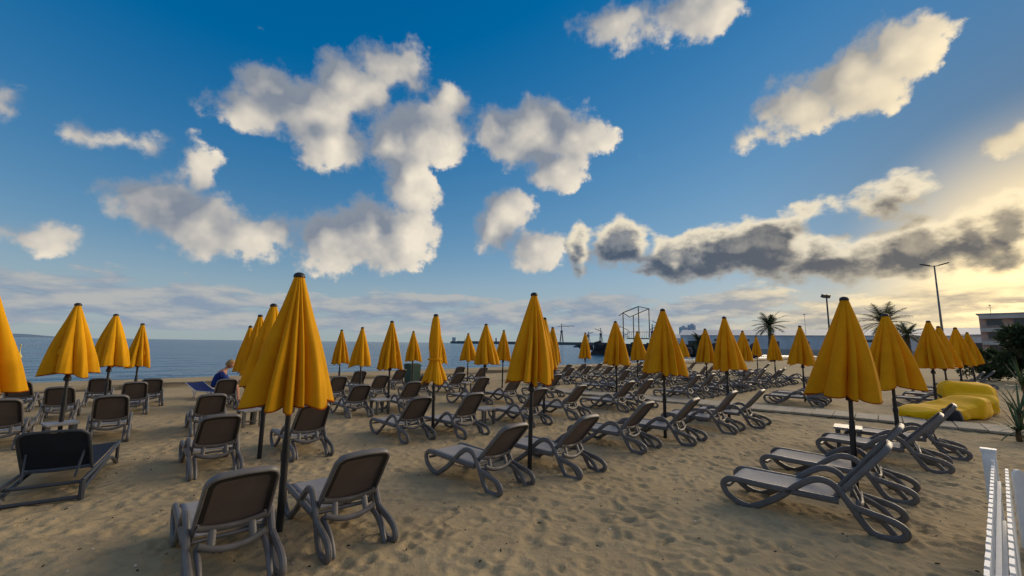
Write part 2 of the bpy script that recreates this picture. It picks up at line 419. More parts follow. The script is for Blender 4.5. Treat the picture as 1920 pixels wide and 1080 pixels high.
# ------------------------------------------------------------------ beach
def grid_axis(lo, hi, centre_lo, centre_hi, d0, grow):
    v = [centre_lo]
    while v[-1] < centre_hi: v.append(v[-1] + d0)
    d = d0
    while v[-1] < hi: d *= 1 + grow; v.append(v[-1] + d)
    d = d0; left = [centre_lo]
    while left[-1] > lo: d *= 1 + grow; left.append(left[-1] - d)
    return np.array(left[:0:-1] + v)
def build_beach():
    xs = grid_axis(-900, 1500, -4.5, 5.5, 0.024, 0.0085)
    ys = grid_axis(-25, 1100, 1.6, 4.5, 0.020, 0.0095)
    X, Y = np.meshgrid(xs, ys)
    S = SX * X + SY * Y
    def sm(a, b, v):
        t = np.clip((v - a) / (b - a), 0, 1); return t * t * (3 - 2 * t)
    # a slightly wandering bank
    Sw = S + 0.5 * np.sin((RX * X + RY * Y) * 0.35) + 0.25 * np.sin((RX * X + RY * Y) * 1.1 + 1)
    Z = -0.012 * np.clip(S - 3, 0, 19) + 0.15 * sm(21.9, 22.25, Sw) - 0.24 * sm(24.6, 28, S) - 2.6 * sm(27.5, 36, S)
    rg = np.random.RandomState(3)
    def fbm(x, y, f, o):
        out = np.zeros_like(x)
        for k in range(o):
            a = rg.uniform(0, 6.28, 6); th = rg.uniform(0, 6.28, 3)
            for j in range(3):
                out += 0.5 ** k * np.sin(f * 2 ** k * (x * np.cos(th[j]) + y * np.sin(th[j])) + a[j] + 1.3 * np.sin(f * 1.7 ** k * (x * np.sin(th[j]) - y * np.cos(th[j])) + a[j + 3])) / 3
        return out
    nearm = np.exp(-((np.hypot(X, Y - 4) / 26) ** 2)) * sm(22.5, 21, S)
    Z += nearm * (0.013 * fbm(X, Y, 2.1, 3) + 0.005 * fbm(X, Y, 9.0, 3))
    # footprints: trodden pits with pushed-up rims
    def pits(n, x0, x1, y0, y1, rmin, rmax, dep):
        for _ in range(n):
            cx = rg.uniform(x0, x1); cy = y0 + (y1 - y0) * rg.uniform(0, 1) ** 1.3
            if SX * cx + SY * cy > 21: continue
            ra = rg.uniform(rmin, rmax); rb = ra * rg.uniform(0.45, 0.8); th = rg.uniform(0, 6.28)
            dd = dep * rg.uniform(0.5, 1.2); w = ra * 2.0
            i0, i1 = np.searchsorted(xs, (cx - w, cx + w)); j0, j1 = np.searchsorted(ys, (cy - w, cy + w))
            if i1 <= i0 or j1 <= j0: continue
            xx = X[j0:j1, i0:i1] - cx; yy = Y[j0:j1, i0:i1] - cy
            u = (xx * np.cos(th) + yy * np.sin(th)) / ra; v = (-xx * np.sin(th) + yy * np.cos(th)) / rb
            q = u * u + v * v + 0.25 * np.sin(7 * u + 5 * v + th)
            Z[j0:j1, i0:i1] += dd * (-np.exp(-q * 1.4) + 0.55 * np.exp(-((np.sqrt(np.abs(q)) - 1.45) / 0.38) ** 2))
    pits(2600, -9, 10, 1.2, 11, 0.07, 0.14, 0.013)
    pits(4200, -9, 10, 1.2, 8, 0.035, 0.08, 0.012)
    pits(2600, -18, 24, 8, 26, 0.14, 0.26, 0.014)
    # trails of single footprints, heel and ball
    def dent(cx, cy, th, ra, rb, dd):
        w = ra * 2.2
        i0, i1 = np.searchsorted(xs, (cx - w, cx + w)); j0, j1 = np.searchsorted(ys, (cy - w, cy + w))
        if i1 <= i0 or j1 <= j0: return
        xx = X[j0:j1, i0:i1] - cx; yy = Y[j0:j1, i0:i1] - cy
        u = (xx * np.cos(th) + yy * np.sin(th)) / ra; v = (-xx * np.sin(th) + yy * np.cos(th)) / rb
        q = u * u + v * v
        Z[j0:j1, i0:i1] += dd * (-np.exp(-q ** 1.6) + 0.4 * np.exp(-((np.sqrt(q) - 1.4) / 0.3) ** 2))
    for _ in range(46):
        px, py = rg.uniform(-7, 8), rg.uniform(1.5, 9); th = rg.uniform(0, 6.28)
        for k in range(16):
            th += rg.normal(0, .10); px += .62 * np.cos(th); py += .62 * np.sin(th)
            sd = .10 if k % 2 else -.10; fx, fy = px - sd * np.sin(th), py + sd * np.cos(th); dd = rg.uniform(.010, .022)
            dent(fx, fy, th, .085, .050, dd); dent(fx - .13 * np.cos(th), fy - .13 * np.sin(th), th, .055, .042, dd * 1.1)
    ny, nx = X.shape
    V = np.stack([X, Y, Z], -1).reshape(-1, 3)
    idx = np.arange(nx * ny).reshape(ny, nx)
    F = np.stack([idx[:-1, :-1], idx[:-1, 1:], idx[1:, 1:], idx[1:, :-1]], -1).reshape(-1, 4)
    # leave out the part deep under the sea
    keep = (V[F][:, :, 2].max(1) > -2.7) | (S.reshape(-1)[F[:, 0]] < 34)
    F = F[keep]
    me = bpy.data.meshes.new('beach_sand')
    me.vertices.add(len(V)); me.vertices.foreach_set('co', V.ravel().astype('f4'))
    me.loops.add(len(F) * 4); me.loops.foreach_set('vertex_index', F.ravel().astype('i4'))
    me.polygons.add(len(F)); me.polygons.foreach_set('loop_start', np.arange(len(F), dtype='i4') * 4)
    me.polygons.foreach_set('loop_total', np.full(len(F), 4, 'i4'))
    me.polygons.foreach_set('use_smooth', np.ones(len(F), dtype=bool))
    me.update(calc_edges=True); me.validate()
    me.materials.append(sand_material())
    o = bpy.data.objects.new('beach_sand', me); COL.objects.link(o)
    tag(o, 'trodden tan beach sand covered in footprints', None, None, 'structure')
    return len(F)
build_beach()

def build_sea():
    v = []
    for r, s in ((-25000, 23.5), (25000, 23.5), (25000, 26000), (-25000, 26000)):
        x, y = rs(r, s); v.append((x, y, SEA_Z))
    o = mesh_obj('sea', v, [(0, 1, 2, 3)], sea_material())
    tag(o, 'calm blue sea with small wind ripples', None, None, 'structure')
build_sea()

# ------------------------------------------------------------------ object materials
M_FRAME = material('taupe_resin', (0.135, 0.125, 0.122), 0.42, 0.14, 6.0, 0.5, 0.12, 90, obj_var=0.12)
M_SEAT = material('sling_lit_tone', (0.30, 0.288, 0.288), 0.7, 0.10, 5.0, 0.3, 0.25, 400, obj_var=0.10)
M_BACK = material('sling_shaded_tone', (0.066, 0.049, 0.041), 0.75, 0.22, 4.0, 0.25, 0.25, 420, trans=0.20, tcol=(0.24, 0.16, 0.11), obj_var=0.15)  # same sling as the seat, darkened to put the back's shade in the colour
M_EDGE = material('sling_edge', (0.016, 0.014, 0.014), 0.6, 0.1, 10.0)
M_POLE = material('black_pole', (0.012, 0.012, 0.014), 0.45, 0.2, 9.0, 0.5)
M_CAP = material('black_cap', (0.02, 0.021, 0.025), 0.5, 0.2, 20.0)
M_YEL = material('yellow_canopy', (0.80, 0.405, 0.010), 0.85, 0.10, 3.0, 0.15, 0.2, 260, trans=0.30, tcol=(0.80, 0.29, 0.005), obj_var=0.07)
M_HEM = material('canopy_hem', (0.42, 0.12, 0.012), 0.85, 0.1, 12.0, 0.1, trans=0.3, tcol=(0.6, 0.12, 0.01))
M_NAVY = material('navy_sling', (0.012, 0.018, 0.032), 0.7, 0.2, 5.0, 0.3, 0.2, 380)
M_NAVYF = material('charcoal_resin', (0.035, 0.042, 0.055), 0.45, 0.2, 8.0, 0.5)
M_TABLE = material('table_resin', (0.30, 0.29, 0.29), 0.45, 0.12, 8.0, 0.5, 0.1, 60, obj_var=0.1)
M_TLEG = material('table_leg', (0.10, 0.094, 0.092), 0.5, 0.12, 8.0, 0.4)

# ------------------------------------------------------------------ sun lounger
LX = 0.86                       # length factor of the frame
HW = 0.285                      # half distance between the two side frames
def side_path():
    P = [(-0.04, .285), (.4, .288), (.85, .293), (1.14, .298), (1.25, .275), (1.30, .21), (1.25, .115), (1.12, .045), (1.0, .022), (.90, .038), (.62, .19), (.40, .355), (.24, .45), (.12, .475), (.00, .44), (-.12, .31), (-.24, .14), (-.32, .05), (-.42, .02), (-.55, .028), (-.635, .075), (-.63, .135), (-.54, .185), (-.36, .22), (-.18, .25)]
    return catmull([(x * LX, 0, z) for x, z in P], 4)
def lounger_meshes():
    L = {}
    b = MB(); b.band(side_path(), 0.050, 0.068, (0, 1, 0), 0.32)
    L['side_frame'] = b.mesh('side_frame', M_FRAME); auto_smooth(L['side_frame'], 35)
    # seat sling, dished a little, rolled over the front bar
    vs = []; fs = []; nx, ny = 22, 9; w = HW - 0.012
    for i in range(nx + 1):
        t = i / nx
        for j in range(ny + 1):
            y = -w + 2 * w * j / ny
            x = 0.02 + 1.24 * LX * t; z = 0.308 + 0.008 * t - 0.018 * (1 - (y / w) ** 2) * math.sin(math.pi * min(1, t * 1.05))
            if t > 0.9: q = (t - 0.9) / 0.1; z -= 0.055 * q * q; x -= 0.02 * q * q
            vs.append((x, y, z))
    for i in range(nx):
        for j in range(ny):
            a = i * (ny + 1) + j; fs.append((a, a + ny + 1, a + ny + 2, a + 1))
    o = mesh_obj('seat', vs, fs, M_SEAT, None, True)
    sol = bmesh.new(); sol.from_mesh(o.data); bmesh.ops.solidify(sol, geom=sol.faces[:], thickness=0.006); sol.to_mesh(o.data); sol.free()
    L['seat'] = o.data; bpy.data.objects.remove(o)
    b = MB(); b.band([(0, -HW + .01, 0), (0, HW - .01, 0)], 0.05, 0.03, (1, 0, 0)); L['crossbar'] = b.mesh('crossbar', M_FRAME); auto_smooth(L['crossbar'])
    # backrest: local frame u = y, v = up the back, n = towards the sitter's front; built upright then tilted by its object
    H = 0.77
    def outline(inset, sub=7):
        w0, w1, rad = 0.262 - inset, 0.245 - inset, 0.095 - inset * 0.6
        pts = [(-w0, 0.0), (-w0 - 0.004, 0.22), (-w1 - 0.004, H - rad - inset)]
        for k in range(1, sub): a = math.pi - (math.pi / 2) * k / sub; pts.append((-w1 + rad + rad * math.cos(a), H - inset - rad + rad * math.sin(a)))
        for k in range(5): t = -1 + 2 * (k + .5) / 5; pts.append((t * (w1 - rad), H - inset + 0.012 * (1 - t * t)))
        for k in range(1, sub): a = math.pi / 2 - (math.pi / 2) * k / sub; pts.append((w1 - rad + rad * math.cos(a), H - inset - rad + rad * math.sin(a)))
        pts += [(w1 + 0.004, H - rad - inset), (w0 + 0.004, 0.22), (w0, 0.0)]
        return pts
    b = MB(); b.band([(0, u, v) for u, v in outline(0.0)], 0.058, 0.026, (1, 0, 0), 0.38)
    L['backrest'] = b.mesh('backrest', M_FRAME); auto_smooth(L['backrest'], 50)
    def curve_x(u, v): return 0.010 * (1 - (u / 0.26) ** 2) - 0.012 * math.sin(math.pi * v / H)
    # dark edge binding inside the frame
    o1 = outline(0.010); o2 = outline(0.052)
    b = MB(); n = len(o1)
    keep = [i for i in range(n)]
    vs = [(-0.020, u, max(v, 0.16)) for u, v in o1] + [(-0.014 - max(0, curve_x(u, v)), u, max(v, 0.16)) for u, v in o2]
    b.add(vs, [(i, i + 1, n + i + 1, n + i) for i in range(1, n - 2)])
    L['edge_binding'] = b.mesh('edge_binding', M_EDGE)
    # sling panel as a fan of strips between left and right of the inner outline
    o3 = outline(0.032); h = len(o3) // 2
    left = o3[:h + 1]; right = o3[::-1][:h + 1]
    vs = []; fs = []; m = 8
    rows = [(l, r_) for l, r_ in zip(left, right)]
    fine = []
    for i in range(len(rows) - 1):
        k = 6 if i < 2 else 1
        for q in range(k):
            t = q / k
            fine.append(((rows[i][0][0] * (1 - t) + rows[i + 1][0][0] * t, rows[i][0][1] * (1 - t) + rows[i + 1][0][1] * t), (rows[i][1][0] * (1 - t) + rows[i + 1][1][0] * t, rows[i][1][1] * (1 - t) + rows[i + 1][1][1] * t)))
    fine.append(rows[-1])
    fine = [f for f in fine if f[0][1] > 0.10]
    for l, r_ in fine:
        for j in range(m + 1):
            t = j / m; u = l[0] * (1 - t) + r_[0] * t; v = l[1] * (1 - t) + r_[1] * t
            vs.append((-0.012 - curve_x(u, v), u, v))
    for i in range(len(fine) - 1):
        for j in range(m): a = i * (m + 1) + j; fs.append((a, a + 1, a + m + 2, a + m + 1))
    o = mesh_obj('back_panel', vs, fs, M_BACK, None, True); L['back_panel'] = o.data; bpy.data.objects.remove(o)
    # curved crossbar under the panel, two struts and a lower curved bar
    b = MB(); b.band([(-0.03 - 0.015 * (1 - t * t), 0.255 * t, 0.185 - 0.035 * (1 - t * t)) for t in [k / 6 - 1 for k in range(13)]], 0.036, 0.068, (1, 0, 0))
    L['back_rail'] = b.mesh('back_rail', M_FRAME); auto_smooth(L['back_rail'], 45)
    # prop that carries the back: U-shaped bracket standing on the rear base
    b = MB()
    for sg in (-1, 1):
        b.band(catmull([(0, sg * .14, 0), (-.035, sg * .145, -.09), (-.055, sg * .15, -.15)], 3), 0.036, 0.056, (1, 0, 0.3))
    b.band(catmull([(-.05, -.24, -.115), (-.058, -.15, -.155), (-.066, -.055, -.175), (-.066, .055, -.175), (-.058, .15, -.155), (-.05, .24, -.115)], 3), 0.042, 0.056, (1, 0, 0.3))
    L['prop_bracket'] = b.mesh('prop_bracket', M_FRAME); auto_smooth(L['prop_bracket'], 45)
    b = MB(); b.band(catmull([(-.10, 0, .245), (-.25, 0, .215), (-.37, 0, .15), (-.45, 0, .06), (-.465, 0, .02)], 4), 0.04, 0.06, (0, 1, 0))
    L['rear_leg'] = b.mesh('rear_leg', M_FRAME); auto_smooth(L['rear_leg'], 45)
    return L
LM = lounger_meshes()
def make_lounger(tilt):
    root = empty('sun_lounger')
    for sg in (-1, 1):
        inst('side_frame', LM['side_frame'], root, (0, sg * (HW + 0.02), 0))
        inst('rear_leg', LM['rear_leg'], root, (0, sg * 0.235, 0))
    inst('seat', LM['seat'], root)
    for x, z in ((1.24 * LX, .20), (.62 * LX, .262), (.02, .268)):
        inst('crossbar', LM['crossbar'], root, (x, 0, z))
    bk = inst('backrest', LM['backrest'], root, (0.0, 0, 0.30), (0, -R(90 - tilt), 0))
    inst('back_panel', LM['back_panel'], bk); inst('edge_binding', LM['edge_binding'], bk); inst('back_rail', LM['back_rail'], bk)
    if tilt > 30:
        pt = R(tilt); v = 0.165
        inst('prop_bracket', LM['prop_bracket'], root, (-v * math.cos(pt) - 0.035, 0, 0.30 + v * math.sin(pt) - 0.02))
    return root
proto_used = {}
protos = {'up': make_lounger(54), 'mid': make_lounger(50), 'flat': make_lounger(4)}
LOUNGERS = []
def lounger(r, s, label, kind='up', az=-44.0, dz=0.0, group=None, up=0.0):
    p = protos[kind]
    o = p if kind not in proto_used else copy_tree(p)
    proto_used[kind] = True
    x, y = rs(r, s)
    tip = rnd.uniform(-0.012, 0.012); o.scale = (.88, .88, .88)
    o.location = (x, y, zg(x, y) - 0.012 + dz)
    slope = 0.012 if s > 3 else 0.0
    o.rotation_euler = (rnd.uniform(-0.01, 0.01), slope + tip, R(90 - az + rnd.uniform(-2.2, 2.2)))
    tag(o, label, 'lounger', group)
    if kind != 'flat':
        for c in o.children:
            if c.name.startswith('backrest'): c.rotation_euler = (0, c.rotation_euler[1] + rnd.uniform(-0.08, 0.06) + R(up), 0)
    LOUNGERS.append((x, y))
    return o
GL = 'grey sun loungers set in rows on the beach'
# front row
lounger(.56, 3.98, 'nearest grey lounger, its back cut by the bottom edge of the picture', az=-41, group=GL)
lounger(1.42, 3.98, 'grey lounger just right of the foot of the nearest umbrella pole', az=-42, group=GL)
lounger(3.30, 4.32, 'grey lounger with pale seat left of the pole of the big centre umbrella', az=-47, group=GL)
lounger(4.42, 4.12, 'grey lounger right beside the pole of the big centre umbrella', az=-46, group=GL)
lounger(6.2, 4.36, 'grey lounger left of the pole of the first umbrella right of centre', az=-46, group=GL)
lounger(7.3, 4.12, 'grey lounger right of the pole of the first umbrella right of centre', az=-46, group=GL)
lounger(8.9, 4.1, 'upright grey lounger before the last one of the front row at the boardwalk', az=-47, group=GL)
lounger(10.0, 4.0, 'upright grey lounger at the end of the front row, beside the boardwalk', az=-47, group=GL)
lounger(14.7, 4.1, 'flat folded grey lounger just behind the boardwalk, nearer of the two', 'flat', az=-47, group=GL)
lounger(15.8, 4.25, 'flat folded grey lounger just behind the boardwalk, farther of the two', 'flat', az=-47, group=GL)
# second row
lounger(.72, 7.1, 'grey lounger directly behind the nearest one, left of the thin pole', az=-42, group=GL)
lounger(1.92, 7.28, 'grey lounger behind the nearest umbrella pole, under the canopy hem', az=-42, group=GL)
lounger(3.68, 7.3, 'grey lounger left of the pole of the tied slim umbrella', az=-42, group=GL)
lounger(4.62, 6.95, 'grey lounger right of the pole of the tied slim umbrella', az=-45, group=GL)
lounger(6.35, 7.0, 'grey lounger seen behind the pole of the big centre umbrella', az=-45, group=GL)
lounger(7.75, 7.1, 'grey lounger right of centre in the second row, clear of the canopies', az=-46, group=GL)
lounger(9.6, 7.0, 'grey lounger in the second row, left of the pair before the boardwalk', az=-46, group=GL)
lounger(10.45, 6.95, 'grey lounger in the second row, right of the pair before the boardwalk', az=-46, group=GL)
# third row
lounger(-1.8, 10.7, 'grey lounger cut by the left edge above the dark blue one', az=-42, group=GL)
lounger(-.5, 10.5, 'large grey lounger back near the left, right of the small table', az=-41, group=GL)
lounger(.9, 10.2, 'grey lounger third from the camera in the column left of the nearest umbrella', az=-42, group=GL)
lounger(3.8, 10.4, 'grey lounger left of the small table in mid beach', az=-41, group=GL)
lounger(5.1, 10.3, 'grey lounger right of the small table in mid beach', az=-42, group=GL)
lounger(7.2, 10.2, 'grey lounger in the third row behind the tied slim umbrella pair', az=-43, group=GL)
lounger(8.3, 10.0, 'grey lounger under the left hem of the big centre umbrella', az=-45, group=GL)
lounger(10.3, 10.3, 'grey lounger behind the right hem of the big centre umbrella', az=-45, group=GL)
# fourth row
lounger(-1.5, 13.7, 'grey lounger behind the pole of the leftmost whole umbrella', az=-41, group=GL)
lounger(-.3, 14.1, 'grey lounger between the second and third small umbrellas at left', az=-42, group=GL)
lounger(1.5, 13.7, 'grey lounger in front of the seated person in blue', az=-42, group=GL)
lounger(4.1, 12.9, 'grey lounger just right of the nearest canopy, fourth row', az=-41, group=GL)
lounger(5.4, 13.0, 'grey lounger behind the pole of the umbrella beside the small table', az=-42, group=GL)
lounger(6.8, 12.8, 'grey lounger half hidden behind the tied slim umbrella hem', az=-43, group=GL)
lounger(8.3, 13.1, 'grey lounger in the fourth row right of the tied slim umbrella', az=-43, group=GL)
# fifth row, nearest the water
lounger(-2.5, 16.3, 'grey lounger by the water behind the cut umbrella at the left edge', az=-41, group=GL)
lounger(-1.1, 16.7, 'grey lounger by the water left of the second small umbrella pole', az=-41, group=GL)
lounger(0.0, 15.7, 'grey lounger at the right end of the left group by the water', az=-43, group=GL)
lounger(5.7, 15.6, 'grey lounger by the water behind the second umbrella right of the nearest', az=-41, group=GL)
lounger(7.5, 16.1, 'grey lounger by the water beside the green litter bin', az=-42, group=GL)
lounger(10.2, 15.9, 'grey lounger by the water, left of two right of the tied umbrella', az=-43, group=GL)
lounger(11.3, 15.8, 'grey lounger by the water, right of two right of the tied umbrella', az=-43, group=GL)
# back row at right
lounger(5.33, 1.27, 'large pale grey lounger nearest at lower right, seen from the side', 'mid', az=-47, group=GL)
lounger(6.65, 1.34, 'grey lounger second from the white fence, behind the large near one', 'mid', az=-47, group=GL)
lounger(8.55, 1.2, 'grey lounger third from the white fence, left of the yellow cushions', 'mid', az=-47, group=GL)
lounger(9.75, 1.1, 'grey lounger next to the yellow cushions, its back tip highest of that row', 'mid', az=-47, group=GL)
for r_, lab in ((17.2, 'flat grey lounger right behind the yellow cushions'), (19.0, 'second flat grey lounger behind the yellow cushions'), (20.9, 'third flat grey lounger behind the yellow cushions'), (22.8, 'farthest flat grey lounger behind the yellow cushions')):
    lounger(r_, 1.5, lab, 'flat', az=-47, group=GL)
lounger(25.4, 1.3, 'tilted grey lounger back rising above the yellow cushions, left of two', 'mid', az=-47, group=GL)
lounger(27.6, 1.1, 'tilted grey lounger back rising above the yellow cushions, right of two', 'mid', az=-47, group=GL)
# dense rows beyond the boardwalk
far_lab = {7.0: 'in the first row beyond the boardwalk', 10.2: 'in the second row beyond the boardwalk', 13.4: 'in the third row beyond the boardwalk', 16.1: 'in the row by the water beyond the boardwalk'}
ORD = ['first', 'second', 'third', 'fourth', 'fifth', 'sixth', 'seventh', 'eighth', 'ninth', 'tenth', 'eleventh', 'twelfth']
far = {7.0: [13.4, 14.6, 15.7, 17.0, 18.0, 19.5, 20.7, 21.8, 22.9, 24.2], 10.2: [13.0, 14.1, 15.6, 16.7, 18.2, 19.3, 20.5, 21.8, 23.0, 25.4, 27.2, 28.3], 13.4: [13.4, 14.5, 15.9, 17.1, 18.6, 19.7, 21.2, 22.3, 24, 26], 16.1: [14.5, 15.6, 17.2, 18.5, 19.8, 21.3, 22.6, 24.5]}
for s_, rr in far.items():
    for i, r_ in enumerate(rr):
        k = 'flat' if (i * 7 + int(s_)) % 5 in (0, 3) and s_ in (7.0, 10.2) and i not in (1, 2, 4) else 'up'
        lounger(r_, s_ + rnd.uniform(-.2, .2), ('flat' if k == 'flat' else 'upright') + ' grey lounger, ' + ORD[i] + ' from the left ' + far_lab[s_], k, az=-46, group=GL)

# ------------------------------------------------------------------ dark blue lounger at the left
def navy_lounger():
    x, y = -5.12, 4.98
    t = empty('sun_lounger', (x, y, zg(x, y) - 0.01), R(90 + 33), 'dark blue sling lounger of another model at the left edge, back raised', 'lounger')
    t.scale = (.9, .92, .88)
    for sg in (-1, 1):
        b = MB()
        b.band(catmull([(-.50, 0, .24), (-.1, 0, .25), (.5, 0, .27), (1.05, 0, .30), (1.34, 0, .34)], 4), .045, .05, (0, 1, 0))
        b.band(catmull([(-.46, 0, .02), (-.40, 0, .12), (-.15, 0, .16), (.3, 0, .20), (.75, 0, .22), (1.05, 0, .15), (1.3, 0, .03)], 4), .05, .045, (0, 1, 0))
        o = b.build('side_frame', M_NAVYF, t, loc=(0, sg * .33, 0)); auto_smooth(o.data)
        b = MB(); b.band([(-.50, 0, .25), (-.48, 0, .0)], .05, .07, (0, 1, 0)); b.build('leg', M_NAVYF, t, loc=(0, sg * .335, 0))
        b = MB(); b.band([(1.32, 0, .34), (1.36, 0, .0)], .04, .045, (0, 1, 0)); b.build('leg', M_NAVYF, t, loc=(0, sg * .325, 0))
        b = MB(); b.bar((-.30, sg * .22, .25), (-.16, sg * .25, .56), .018); b.build('prop', M_NAVYF, t)
    b = MB(); b.band([(-.48, -.33, .05), (-.48, .33, .05)], .05, .04, (1, 0, 0)); b.band([(-.40, -.33, .21), (-.40, .33, .21)], .05, .035, (1, 0, 0)); b.build('crossbar', M_NAVYF, t)
    vs = []; fs = []
    for i in range(15):
        q = i / 14
        for j in range(7):
            yy = -.305 + .61 * j / 6; vs.append((.02 + 1.32 * q, yy, .285 + .055 * q ** 1.5 - .014 * (1 - (yy / .305) ** 2)))
    for i in range(14):
        for j in range(6): a = i * 7 + j; fs.append((a, a + 7, a + 8, a + 1))
    mesh_obj('seat', vs, fs, M_NAVY, t, True)
    bk = empty('pivot') if False else None
    pts = [(-.30, 0), (-.302, .5), (-.29, .60), (-.25, .65), (-.19, .668), (0, .675), (.19, .668), (.25, .65), (.29, .60), (.302, .5), (.30, 0)]
    b = MB(); b.band(catmull([(0, u, v) for u, v in pts], 3), .035, .035, (1, 0, 0))
    o = b.build('backrest', M_NAVYF, t, loc=(.02, 0, .28)); auto_smooth(o.data, 50); o.rotation_euler = (0, -R(35), 0)
    vs = []; fs = []
    for i in range(11):
        q = i / 10; v = .06 + .60 * q; w = .29 if q < .8 else .29 - .07 * ((q - .8) / .2) ** 2
        for j in range(7):
            u = -w + 2 * w * j / 6; vs.append((-.012 * (1 - (u / w) ** 2), u, v))
    for i in range(10):
        for j in range(6): a = i * 7 + j; fs.append((a, a + 1, a + 8, a + 7))
    mesh_obj('back_panel', vs, fs, M_NAVY, o, True)
    b = MB(); b.band([(-.02, -.295, .04), (-.03, 0, .03), (-.02, .295, .04)], .03, .03, (1, 0, 0)); b.build('back_rail', M_NAVYF, o)
navy_lounger()

# ------------------------------------------------------------------ small tables between the loungers
def make_table():
    t = empty('side_table')
    b = MB(); b.box((0, 0, .385), (.46, .42, .03)); b.box((0, 0, .365), (.42, .38, .02))
    o = b.build('table_top', M_TABLE, t)
    bm = bmesh.new(); bm.from_mesh(o.data); bmesh.ops.bevel(bm, geom=[e for e in bm.edges if abs(e.verts[0].co.z - e.verts[1].co.z) > .01], offset=.02, segments=3, affect='EDGES'); bm.to_mesh(o.data); bm.free()
    me = None
    for sx in (-1, 1):
        for sy in (-1, 1):
            b = MB(); b.box((0, 0, 0), (.05, .05, .36), None, 1.25); 
            if me is None: me = b.mesh('leg', M_TLEG)
            inst('leg', me, t, (sx * .175, sy * .155, .176))
    b = MB(); b.box((0, 0, .12), (.33, .03, .03)); b.build('stretcher', M_TLEG, t)
    return t
tproto = make_table()
TABLES = [(-1.12, 10.55, 'low grey side table behind the dark blue lounger back at left'), (4.42, 10.35, 'low grey side table beside an umbrella pole in mid beach'), (9.15, 1.95, 'low grey side table between the third and fourth loungers from the fence'), (1.62, 10.35, 'low grey side table under the canopy left of the nearest umbrella'), (8.95, 13.3, 'low grey side table in the fourth row right of the tied umbrella'), (5.55, 7.5, 'low grey side table behind the pole of the big centre umbrella')]
for i, (r_, s_, lab) in enumerate(TABLES):
    o = tproto if i == 0 else copy_tree(tproto)
    x, y = rs(r_, s_); o.scale = (.9, .9, .9); o.location = (x, y, zg(x, y) - .01); o.rotation_euler = (0, 0, R(50 + rnd.uniform(-8, 8)))
    tag(o, lab, 'table', 'low side tables between loungers')

# ------------------------------------------------------------------ closed umbrellas
def canopy_mesh(seed, rad, length, tie=False, skew=(0, 0), folds=None):
    rg = random.Random(seed); n, m = 160, 30
    ribs = 8
    wid = [rg.uniform(.42, 1.7) for _ in range(ribs)]; tot = sum(wid); edge = [0.0]
    for w in wid: edge.append(edge[-1] + w / tot)
    am = [rg.uniform(.78, 1.12) for _ in range(ribs)]; val = [rg.uniform(.20, .60) for _ in range(ribs)]
    sag = [rg.uniform(-.02, .05) for _ in range(ribs)]; lean = [rg.uniform(-.5, .5) for _ in range(ribs)]
    p1, p2, p3 = (rg.uniform(0, 6.28) for _ in range(3)); cvx = rg.uniform(.88, 1.04); tw = rg.uniform(-.22, .22)
    if folds: edge, val, am = folds
    vs = []
    for i in range(m + 1):
        t = i / m
        base = .046 + (rad - .046) * (t ** cvx) * (1 + .10 * math.sin(math.pi * t))
        if tie:
            q = math.exp(-((t - .66) / .16) ** 2)
            base = (.05 + .14 * (t ** .55) * (1 if t < .66 else 1 + .55 * ((t - .66) / .34) ** 1.2)) * (1 - .30 * q)
        for k in range(n):
            th = 2 * math.pi * k / n
            fr_ = ((th + tw * t + .07 * t * math.sin(3 * th + p2)) / (2 * math.pi)) % 1.0
            a = 0
            while a < ribs - 1 and fr_ > edge[a + 1]: a += 1
            fr = (fr_ - edge[a]) / (edge[a + 1] - edge[a]); fr = min(1, max(0, fr))
            fs_ = fr ** (1 + .35 * lean[a] * t)
            vl = val[a] * (1 - fr) + val[(a + 1) % ribs] * fr      # radius of the creases either side
            vl = 1 - (1 - vl) * min(1, .22 + 1.0 * t) * (.5 if tie else 1)
            cusp = max(0, math.sin(math.pi * fs_)) ** .55           # rounded outside, creased inside
            out = 1 + (am[a] - 1) * t
            r_ = base * (vl + (out - vl) * cusp)
            r_ *= 1 + .05 * t * math.sin(th + p3) + .010 * math.sin(11 * th + 12 * t + p1) + .018 * t * math.sin(23 * th + 5 * t)
            z = -length * t - t ** 5 * (sag[a] * math.sin(math.pi * fr) + .02 * math.cos(3 * th + p1)) + .035 * t ** 4 * (1 - cusp)
            vs.append((r_ * math.cos(th) + skew[0] * t * t, r_ * math.sin(th) + skew[1] * t * t, z))
    fs = [(i * n + k, i * n + (k + 1) % n, (i + 1) * n + (k + 1) % n, (i + 1) * n + k) for i in range(m) for k in range(n)]
    o = mesh_obj('canopy', vs, fs, M_YEL, None, True); me = o.data; bpy.data.objects.remove(o)
    # hem: narrow doubled strip along the lower edge
    hv = []; last = vs[m * n:]
    for (x, y, z) in last:
        l = math.hypot(x, y) or 1; ux, uy = x / l, y / l
        hv += [(x + ux * .003, y + uy * .003, z + .010), (x + ux * .006, y + uy * .006, z - .004), (x - ux * .010, y - uy * .010, z + .004)]
    hf = []
    for k in range(n):
        a = 3 * k; b_ = 3 * ((k + 1) % n)
        hf += [(a, b_, b_ + 1, a + 1), (a + 1, b_ + 1, b_ + 2, a + 2)]
    o = mesh_obj('hem', hv, hf, M_HEM, None, True); hm = o.data; bpy.data.objects.remove(o)
    return me, hm
CANOPIES = [canopy_mesh(11 + i, rd, 1.19, False, sk) for i, (rd, sk) in enumerate([(.40, (-.05, .02)), (.42, (-.03, .03)), (.385, (-.02, -.02)), (.41, (-.06, .0)), (.40, (.03, .03)), (.375, (.0, .02))])]
